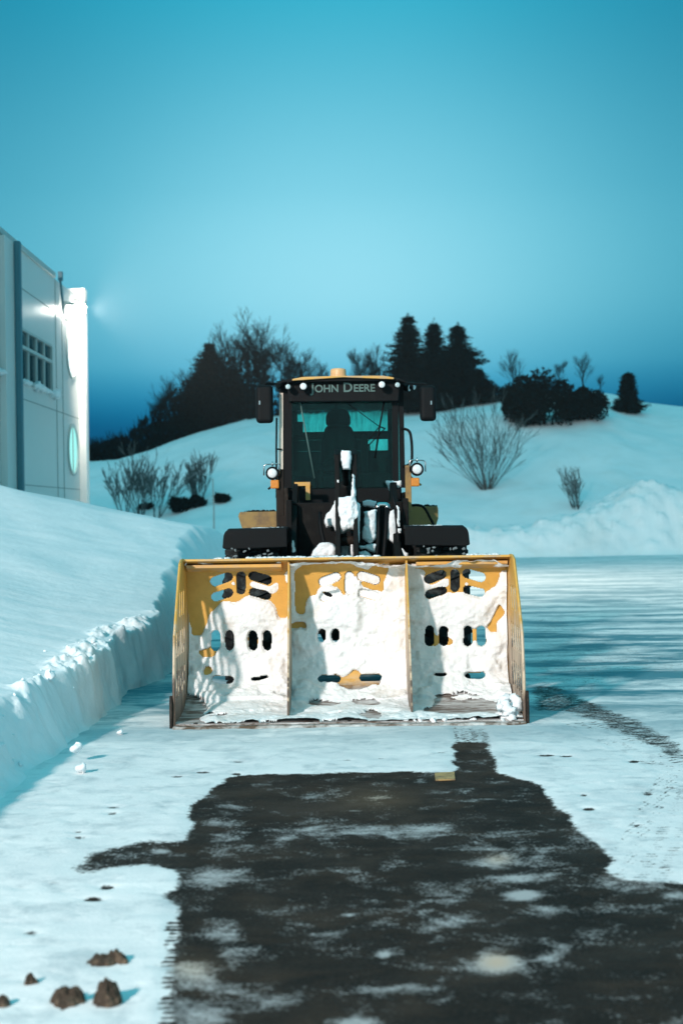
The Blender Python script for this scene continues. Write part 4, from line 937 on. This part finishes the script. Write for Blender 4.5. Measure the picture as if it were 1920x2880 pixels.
mb = MB(); mb.bb(WX+.02, WX+.12, d-.07, d+.07, z-.1, z+.12); mb.tube([(WX+.06, d, z-.05), (WX+.08, d+.3, z-.9)], .03, 8); mb.build('conduit_box', M['pipe'], Bd)
# the floodlight mast that lights the lot (behind the camera)
mt_ = thing('light_mast', 'tall grey floodlight mast standing at the open near end of the lot', 'light mast', (MAST.x, MAST.y-.5, 0))
mb = MB(); mb.tube([(MAST.x, MAST.y-.5, 0), (MAST.x, MAST.y-.5, 15.2)], [.16, .08], 16); mb.build('pole', M['winframe'], mt_, smooth=True)
mb = MB(); mb.bb(MAST.x-.35, MAST.x+.35, MAST.y-.75, MAST.y-.45, 14.5, 15.3); mb.build('lamp_head', M['frame'], mt_, bevel=.02)

# ------------------------------------------------------------------ vegetation
def stick(V, Fc, p, q, r0, r1):
    t = q-p; L_ = t.length
    if L_ < 1e-6: return
    t = t/L_; u = t.orthogonal().normalized(); w2 = t.cross(u); b = len(V)
    for (c, r) in ((p, r0), (q, r1)):
        for k in range(3):
            a = 2.094*k; V.append(tuple(c+(u*math.cos(a)+w2*math.sin(a))*r))
    Fc += [(b, b+1, b+4, b+3), (b+1, b+2, b+5, b+4), (b+2, b, b+3, b+5)]
def grow(V, Fc, p, dirv, ln, r, lvl, rr, up=.12, spread=.6, kids=(7, 5, 4, 3), rmin=.012):
    n = 5 if lvl == 0 else 4; d = dirv.normalized(); pts = [p]
    for i in range(n):
        d = (d+Vector((rr.gauss(0, .09), rr.gauss(0, .09), rr.gauss(0, .05)+up*.5))).normalized()
        q = p+d*ln/n; ra = max(rmin, r*(1-i/n*.75)); rb = max(rmin*.8, r*(1-(i+1)/n*.75)); stick(V, Fc, p, q, ra, rb)
        pts.append(q); p = q
    if lvl >= len(kids): return
    for k in range(kids[lvl]):
        t = rr.uniform(.25 if lvl else .18, 1.0); i = min(n-1, int(t*n)); b = pts[i].lerp(pts[i+1], t*n-i)
        a = rr.uniform(0, 6.28); base = (pts[i+1]-pts[i]).normalized(); o_ = base.orthogonal().normalized(); o_ = Matrix.Rotation(a, 3, base) @ o_
        nd = (base*rr.uniform(.7, 1.0)+o_*spread*rr.uniform(.6, 1.2)).normalized()
        grow(V, Fc, b, nd, ln*rr.uniform(.40, .58)*(1.2-.5*t), max(rmin, r*.5), lvl+1, rr, up, spread, kids, rmin)
def me_from(name, V, Fc): me = bpy.data.meshes.new(name); me.from_pydata(V, [], Fc); return me
def bare_mesh(seed, H):
    rr = random.Random(seed); V, Fc = [], []
    def limb(p, dv, ln, r, lvl):
        n = 5; d = dv.normalized(); pts = [p]
        for i in range(n):
            d = (d+Vector((rr.gauss(0, .06), rr.gauss(0, .06), .07))).normalized(); q = p+d*ln/n
            stick(V, Fc, p, q, max(.007, r*(1-i/n*.7)), max(.006, r*(1-(i+1)/n*.7))); pts.append(q); p = q
        if lvl == 3: return
        for k in range((11, 8, 7)[lvl]):
            t = rr.uniform((.22, .2, .15)[lvl], .98); i = min(n-1, int(t*n)); b = pts[i].lerp(pts[i+1], t*n-i); base = (pts[i+1]-pts[i]).normalized()
            o_ = Matrix.Rotation(rr.uniform(0, 6.28), 3, base) @ base.orthogonal().normalized()
            limb(b, base+o_*rr.uniform(.30, .62), ln*rr.uniform(.50, .78)*(1.1-.55*t), r*.42, lvl+1)
    limb(Vector((0, 0, 0)), Vector((rr.gauss(0, .06), 0, 1)), H*.74, H*.014, 0)
    zm = max(v[2] for v in V); V = [(v[0]*H/zm, v[1]*H/zm, v[2]*H/zm) for v in V]
    return me_from('branches', V, Fc)
def trunk_mesh(H, seed):
    rr = random.Random(seed); mb = MB(); p = [(0, 0, -.4), (0, 0, H*.15), (rr.gauss(0, .05), rr.gauss(0, .05), H*.35), (rr.gauss(0, .1), rr.gauss(0, .1), H*.6)]
    mb.tube(p, [H*.024, H*.02, H*.014, H*.006], 8); me = bpy.data.meshes.new('trunk'); me.from_pydata(mb.v, [], mb.f); return me
def conifer_mesh(seed, H, R, dens=1.0, top=.06):
    rr = random.Random(seed); V, Fc = [], []
    z = H*.04
    while z < H*.99:
        t = z/H; rad = R*1.65*((1-t)**.72*(.86+.14*math.sin(z*3.3+seed))+.02)*rr.uniform(.72, 1.12); nb = max(5, int(12*dens*(1-t*.4)))
        ph = rr.uniform(0, 6.28)
        for k in range(nb):
            if rr.random() < .06: continue
            a = ph+6.283*k/nb+rr.gauss(0, .16); L_ = rad*rr.uniform(.6, 1.15); n = max(3, int(L_/.14))
            dirv = Vector((math.cos(a), math.sin(a), 0)); p = Vector((0, 0, z))
            for i in range(n):
                s = (i+.5)/n; q = dirv*(L_*s)+Vector((0, 0, z+L_*(.10*s-.30*s*s+.22*s**4)))
                for c in range(int(5*dens)+1):
                    sz = .19*(1.1-.5*s)*rr.uniform(.6, 1.4); b = len(V)
                    o_ = Vector((rr.gauss(0, .085), rr.gauss(0, .085), rr.gauss(-.02, .055)))
                    dd_ = (dirv+Vector((rr.gauss(0, .7), rr.gauss(0, .7), rr.gauss(.1, .35)))).normalized(); sd = dd_.orthogonal().normalized()
                    sd = Matrix.Rotation(rr.uniform(0, 6.28), 3, dd_) @ sd
                    V += [tuple(q+o_-sd*sz*.28), tuple(q+o_+sd*sz*.28), tuple(q+o_+dd_*sz*1.3)]; Fc.append((b, b+1, b+2))
            stick(V, Fc, p, dirv*L_*.9+Vector((0, 0, z-L_*.05)), .025, .01)
        z += H*.026*rr.uniform(.7, 1.5)+.05
    # leader
    for i in range(24):
        q = Vector((rr.gauss(0, .03), rr.gauss(0, .03), H*rr.uniform(.93, 1.03))); b = len(V); a = rr.uniform(0, 6.28); sd = Vector((math.cos(a), math.sin(a), 0))*.05
        V += [tuple(q-sd*.5), tuple(q+sd*.5), tuple(q+sd+Vector((0, 0, .14)))]; Fc.append((b, b+1, b+2))
    return me_from('crown', V, Fc)
def dense_mesh(seed, W, D, H, n=5200):                        # broad dense evergreen shrub, lobed outline
    rr = random.Random(seed); V, Fc = [], []
    lobes = [(rr.uniform(-.34, .34)*W, rr.uniform(-.3, .3)*D, rr.uniform(.25, .62)*H, rr.uniform(.26, .42)) for _ in range(11)]+[(0, 0, H*.40, .5), (-.22*W, 0, .35*H, .42), (.24*W, 0, .32*H, .42)]
    for i in range(n):
        lx, ly, lz, lr = rr.choice(lobes); u = Vector((rr.gauss(0, 1), rr.gauss(0, 1), rr.gauss(0, 1))).normalized()*rr.random()**.35
        q = Vector((lx+u.x*lr*W*.52, ly+u.y*lr*D, max(.0, lz+u.z*lr*H*.85)))
        sz = rr.uniform(.10, .26); dd_ = Vector((rr.gauss(0, 1), rr.gauss(0, 1), rr.gauss(.5, .8))).normalized(); sd = dd_.orthogonal().normalized(); sd = Matrix.Rotation(rr.uniform(0, 6.28), 3, dd_) @ sd; b = len(V)
        V += [tuple(q-sd*sz*.4), tuple(q+sd*sz*.4), tuple(q+dd_*sz)]; Fc.append((b, b+1, b+2))
    return me_from('crown', V, Fc)
def place(name, label, cat, px, py, d=None, group=None):
    if d is None: x, y, z = hit_hill(px, py)
    else:
        x, y, _ = PT(px, py, d); z = float(hill_h(np.array([x]), np.array([y]))[0])
    return thing(name, label, cat, (x, y, z-.05), group)
def add_child(name, me, mat, parent, scale=1.0, rz=0.0):
    o = bpy.data.objects.new(name, me); C.objects.link(o); o.parent = parent; o.scale = (scale,)*3 if not isinstance(scale, tuple) else scale; o.rotation_euler = (0, 0, rz)
    if mat is not None and not me.materials: me.materials.append(mat)
    return o
# conifers: (column, top row, base row, distance, half width m, label)
CON = [(592, 960, 1200, 91, 1.9, 'dark spruce with layered branches at the left end of the ridge'),
       (565, 1045, 1215, 90, 1.9, 'low broad spruce just left of the layered spruce on the ridge'),
       (655, 1040, 1185, 93, 2.0, 'dark spruce right of the layered one, in front of the tall bare tree'),
       (1150, 890, 1165, 88, 1.9, 'tallest spruce, above the right mirror of the loader'),
       (1222, 905, 1160, 91, 1.5, 'slim pointed spruce between two broader spruces'),
       (1290, 915, 1140, 89, 2.0, 'broad spruce at the right of the three pointed ones'),
       (1345, 1040, 1130, 88, 1.3, 'short spruce at the foot of the right-hand pointed spruce'),
       (1195, 1010, 1160, 87, 1.7, 'short spruce filling the gap below the pointed spruces'),
       (1765, 1050, 1140, 84, .72, 'small lone evergreen on the snowy ridge far right')]
for i, (px, top, basey, d, R, lab) in enumerate(CON):
    t = place('spruce_tree', lab, 'tree', px, basey, d, 'spruces on the ridge'); zb_ = t.location.z
    H = PT(px, top, d)[2]-zb_
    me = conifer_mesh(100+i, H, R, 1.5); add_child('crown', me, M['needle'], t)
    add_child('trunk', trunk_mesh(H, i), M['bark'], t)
# broad dense evergreens on the right
for i, (px, top, basey, wpx, lab) in enumerate([(1530, 1012, 1196, 210, 'broad dark evergreen shrub, larger left one of the pair on the hill'), (1640, 1062, 1180, 150, 'dark evergreen shrub, lower right one of the pair on the hill'),
                                                (1455, 1065, 1185, 90, 'narrow dark evergreen shrub at the left edge of the broad shrub')]):
    x, y, z = hit_hill(px, basey); t = thing('evergreen_shrub', lab, 'shrub', (x, y, z-.1), 'dense evergreens on the right of the hill')
    H = PT(px, top, y)[2]-z; add_child('foliage', dense_mesh(60+i, wpx*y/F*1.05, 2.6, H, 6500), M['needle'], t)
    V, Fc = [], []; stick(V, Fc, Vector((0, 0, -.3)), Vector((.1, 0, H*.6)), .14, .05); add_child('stem', me_from('stem', V, Fc), M['bark'], t)
# bare trees
BARE = [bare_mesh(s, 6.0) for s in (1, 2, 3, 4)]
BT = [(700, 872, 93, 'tallest bare tree on the ridge left of the cab'), (650, 900, 94, 'bare tree with pale spreading crown left of the tallest bare tree'), (745, 925, 93, 'bare tree just right of the tallest bare tree'),
      (800, 955, 92, 'bare tree left of the loader roof'), (850, 970, 94, 'bare tree above the left work lamps of the cab'), (900, 1000, 93, 'low bare tree behind the roof beacon, left side'),
      (1015, 968, 94, 'bare tree between the beacon and the spruces'), (1065, 960, 92, 'bare tree leaning on the spruces, right of the beacon'), (490, 1050, 92, 'short bare tree at the dark left slope'),
      (445, 1110, 92, 'small bare tree low on the dark left slope'), (545, 1010, 95, 'bare tree behind the left spruces'), (620, 960, 96, 'bare tree behind the layered spruce'),
      (1450, 975, 90, 'thin bare tree rising behind the left of the broad shrub'), (1640, 985, 91, 'thin bare tree rising behind the right of the broad shrub'), (1570, 1010, 91, 'low bare tree peeking over the broad shrub'), (1690, 1050, 90, 'low bare tree right of the broad shrub')]
for i, (px, top, d, lab) in enumerate(BT):
    t = place('bare_tree', lab, 'tree', px, 1200, d, 'bare trees on the ridge'); wk = 1.35 if i < 5 else 1.1; H = PT(px, top, d)[2]-t.location.z
    s = H/6.0; add_child('branches', BARE[i % 4], M['bark'], t, (s*wk, s*wk, s), i*1.3)
    add_child('trunk', trunk_mesh(H, 50+i), M['bark'], t)
# dark thicket under the ridge trees (a mass nobody could count)
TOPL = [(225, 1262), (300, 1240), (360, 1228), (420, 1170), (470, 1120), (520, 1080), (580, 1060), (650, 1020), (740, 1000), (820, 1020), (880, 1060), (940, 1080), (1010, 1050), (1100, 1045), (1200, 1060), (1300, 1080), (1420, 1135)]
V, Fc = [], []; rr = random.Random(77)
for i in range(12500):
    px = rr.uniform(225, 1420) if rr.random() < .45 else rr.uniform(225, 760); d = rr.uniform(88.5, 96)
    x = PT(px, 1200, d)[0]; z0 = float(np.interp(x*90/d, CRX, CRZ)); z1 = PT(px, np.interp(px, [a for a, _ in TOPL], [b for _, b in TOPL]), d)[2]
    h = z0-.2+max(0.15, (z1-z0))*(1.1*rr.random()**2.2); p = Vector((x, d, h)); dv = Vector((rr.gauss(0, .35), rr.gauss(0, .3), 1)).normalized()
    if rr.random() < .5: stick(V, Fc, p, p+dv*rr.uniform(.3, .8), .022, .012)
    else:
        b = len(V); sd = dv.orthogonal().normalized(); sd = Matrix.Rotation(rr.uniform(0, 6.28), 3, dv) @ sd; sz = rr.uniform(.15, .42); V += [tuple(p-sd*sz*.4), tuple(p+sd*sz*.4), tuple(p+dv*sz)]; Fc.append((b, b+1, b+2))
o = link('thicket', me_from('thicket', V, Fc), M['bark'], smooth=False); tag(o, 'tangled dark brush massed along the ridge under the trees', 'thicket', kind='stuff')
# leafless shrubs on the snow
def shrub_mesh(seed, H, W, n, mat=None, rmin=.012, lean=0.0):
    rr = random.Random(seed); V, Fc = [], []
    for s in range(n):
        a = rr.uniform(0, 6.28); sp = rr.random()**.6*1.05; dv = Vector((math.cos(a)*sp*W/H+lean, math.sin(a)*sp*W/H*.6, 1)).normalized(); L_ = H*rr.uniform(.6, 1.02)*(1.05-.15*sp)
        grow(V, Fc, Vector((math.cos(a)*.15, math.sin(a)*.15, -.1)), dv, L_, .020, 0, rr, .16, .36, (6, 3), rmin)
    return me_from('branches', V, Fc)
SH = [(1368, 1378, 1148, 1.25, 28, 'large leafless shrub fanning out on the hillside right of the cab', -.12), (1620, 1432, 1315, .75, 12, 'small leafless shrub above the right-hand snow pile', -.1)]
for i, (px, by, top, wf, n, lab, lean) in enumerate(SH):
    x, y, z = hit_hill(px, by); t = thing('leafless_shrub', lab, 'shrub', (x, y, z), 'leafless shrubs in the snow'); H = PT(px, top, y)[2]-z
    add_child('branches', shrub_mesh(20+i, H, H*wf*.72, n, rmin=.010, lean=lean), M['willow'], t)
    V, Fc = [], []
    for k in range(16 if i == 0 else 4):
        a = k*.9; stick(V, Fc, Vector((0, 0, -.1)), Vector((math.cos(a)*H*.16, math.sin(a)*.3, H*.2)), .04, .015)
    add_child('stem', me_from('stem', V, Fc), M['barkbrown'] if i == 0 else M['willow'], t)
for i, (px, by, top, wf, n, lab, lean) in enumerate([(395, 1450, 1290, 1.1, 16, 'tall leafless shrub behind the bank, nearest the building', -.1), (350, 1445, 1300, 1.0, 10, 'leafless shrub left of the tall one, half hidden by the bank', -.15), (440, 1455, 1300, .9, 10, 'leafless shrub right of the tall one behind the bank', .1), (560, 1408, 1285, 1.1, 20, 'leafless shrub growing out of the dark evergreen clumps', -.05)]):
    x, y, z = hit_hill(px, by); t = thing('leafless_shrub', lab, 'shrub', (x, y, z), 'leafless shrubs in the snow'); H = PT(px, top, y)[2]-z
    add_child('branches', shrub_mesh(40+i, H, H*wf*.55, n, rmin=.013, lean=lean), M['willow'], t)
for i, (px, by, w_, h_, lab) in enumerate([(508, 1438, 60, 44, 'rounded dark evergreen clump low on the left slope'), (555, 1424, 56, 34, 'dark evergreen clump at the foot of the leafless shrub'), (625, 1410, 44, 22, 'small dark evergreen clump right of the stake'), (410, 1430, 40, 16, 'flat dark clump behind the left shrubs')]):
    x, y, z = hit_hill(px, by); t = thing('low_evergreen', lab, 'shrub', (x, y, z-.05), 'low evergreen clumps on the left slope')
    add_child('foliage', dense_mesh(80+i, w_*y/F, .9, h_*y/F, 1300), M['needle'], t)
x, y, z = hit_hill(602, 1500)
mb = MB(); H = PT(602, 1345, y)[2]-z; mb.tube([(0, 0, -.3), (.01, 0, H*.5), (-.02, 0, H)], [.035, .03, .026], 8)
o = mb.build('marker_stake', M['stake'], None, smooth=True); o.location = (x, y, z); tag(o, 'thin pale marker stake standing in the snow left of the loader', 'stake')
# dirt clods in the foreground
for i, (px, by, w_, h_, n, lab) in enumerate([(90, 2768, 40, 34, 3, 'small brown dirt clod, leftmost of the clods on the foreground snow'), (195, 2818, 76, 50, 6, 'jagged wide brown dirt clod between two rounder ones'),
                                              (304, 2818, 66, 70, 3, 'largest dome-shaped brown dirt clod in the foreground'), (300, 2706, 90, 42, 6, 'flat tan dirt clod with a dark peak behind the dome-shaped one'), (8, 2828, 44, 36, 4, 'greyish dirt clod cut by the left edge of the picture')]):
    x, y = GP(px, by, .012); W = w_*y/F; H = h_*y/F
    pk = {0: [(-.12, .5, 1.), (.28, .3, .45)], 1: [(-.22, .42, .85), (.22, .3, .95), (0, .6, .5), (-.5, .2, .25)], 2: [(0, .62, .80), (-.08, .34, 1.)], 3: [(.30, .22, 1.), (-.1, .5, .45), (.45, .25, .4)], 4: [(0, .5, .9), (-.3, .4, .6)]}[i]
    gq = np.linspace(-.8, .8, 84); CX, CY = np.meshgrid(gq*W, gq*W)
    wx = CX+(fbm(CX*60, CY*60, 500+i, 4)-.5)*W*.30; wy = CY+(fbm(CX*60+7, CY*60, 520+i, 4)-.5)*W*.30
    ZZ = np.full(CX.shape, -1.)
    for (a, ww, hh) in pk: ZZ = np.maximum(ZZ, H*hh*(1-((wx-a*W)**2+wy**2)/(ww*W)**2))
    ZZ = np.where(ZZ > 0, H*(np.maximum(ZZ, 0)/H)**.62, ZZ)
    ZZ = ZZ*(.78+.45*fbm(CX*110, CY*110, 540+i, 5, .65))
    o = grid_obj('dirt_clod', CX, CY, np.maximum(ZZ, -.01), M['dirt'], keep=ZZ > -.012); o.location = (x, y, .006)
    tag(o, lab, 'dirt clod', 'dirt clods on the foreground snow')
# every object made by add_child as a thing without parts keeps its own mesh
scene.cycles.max_bounces = 8; scene.cycles.transparent_max_bounces = 12

hz = MB(); hz.bb(-150, 150, -40, 150, -1.5, 24)
m, t = newmat('cold_air'); t.n('ShaderNodeOutputMaterial', {'Volume': t.n('ShaderNodeVolumePrincipled', {'Color': (.8, .9, .95, 1), 'Density': .00042, 'Anisotropy': .5})})
hzo = hz.build('haze', m); tag(hzo, kind='stuff')
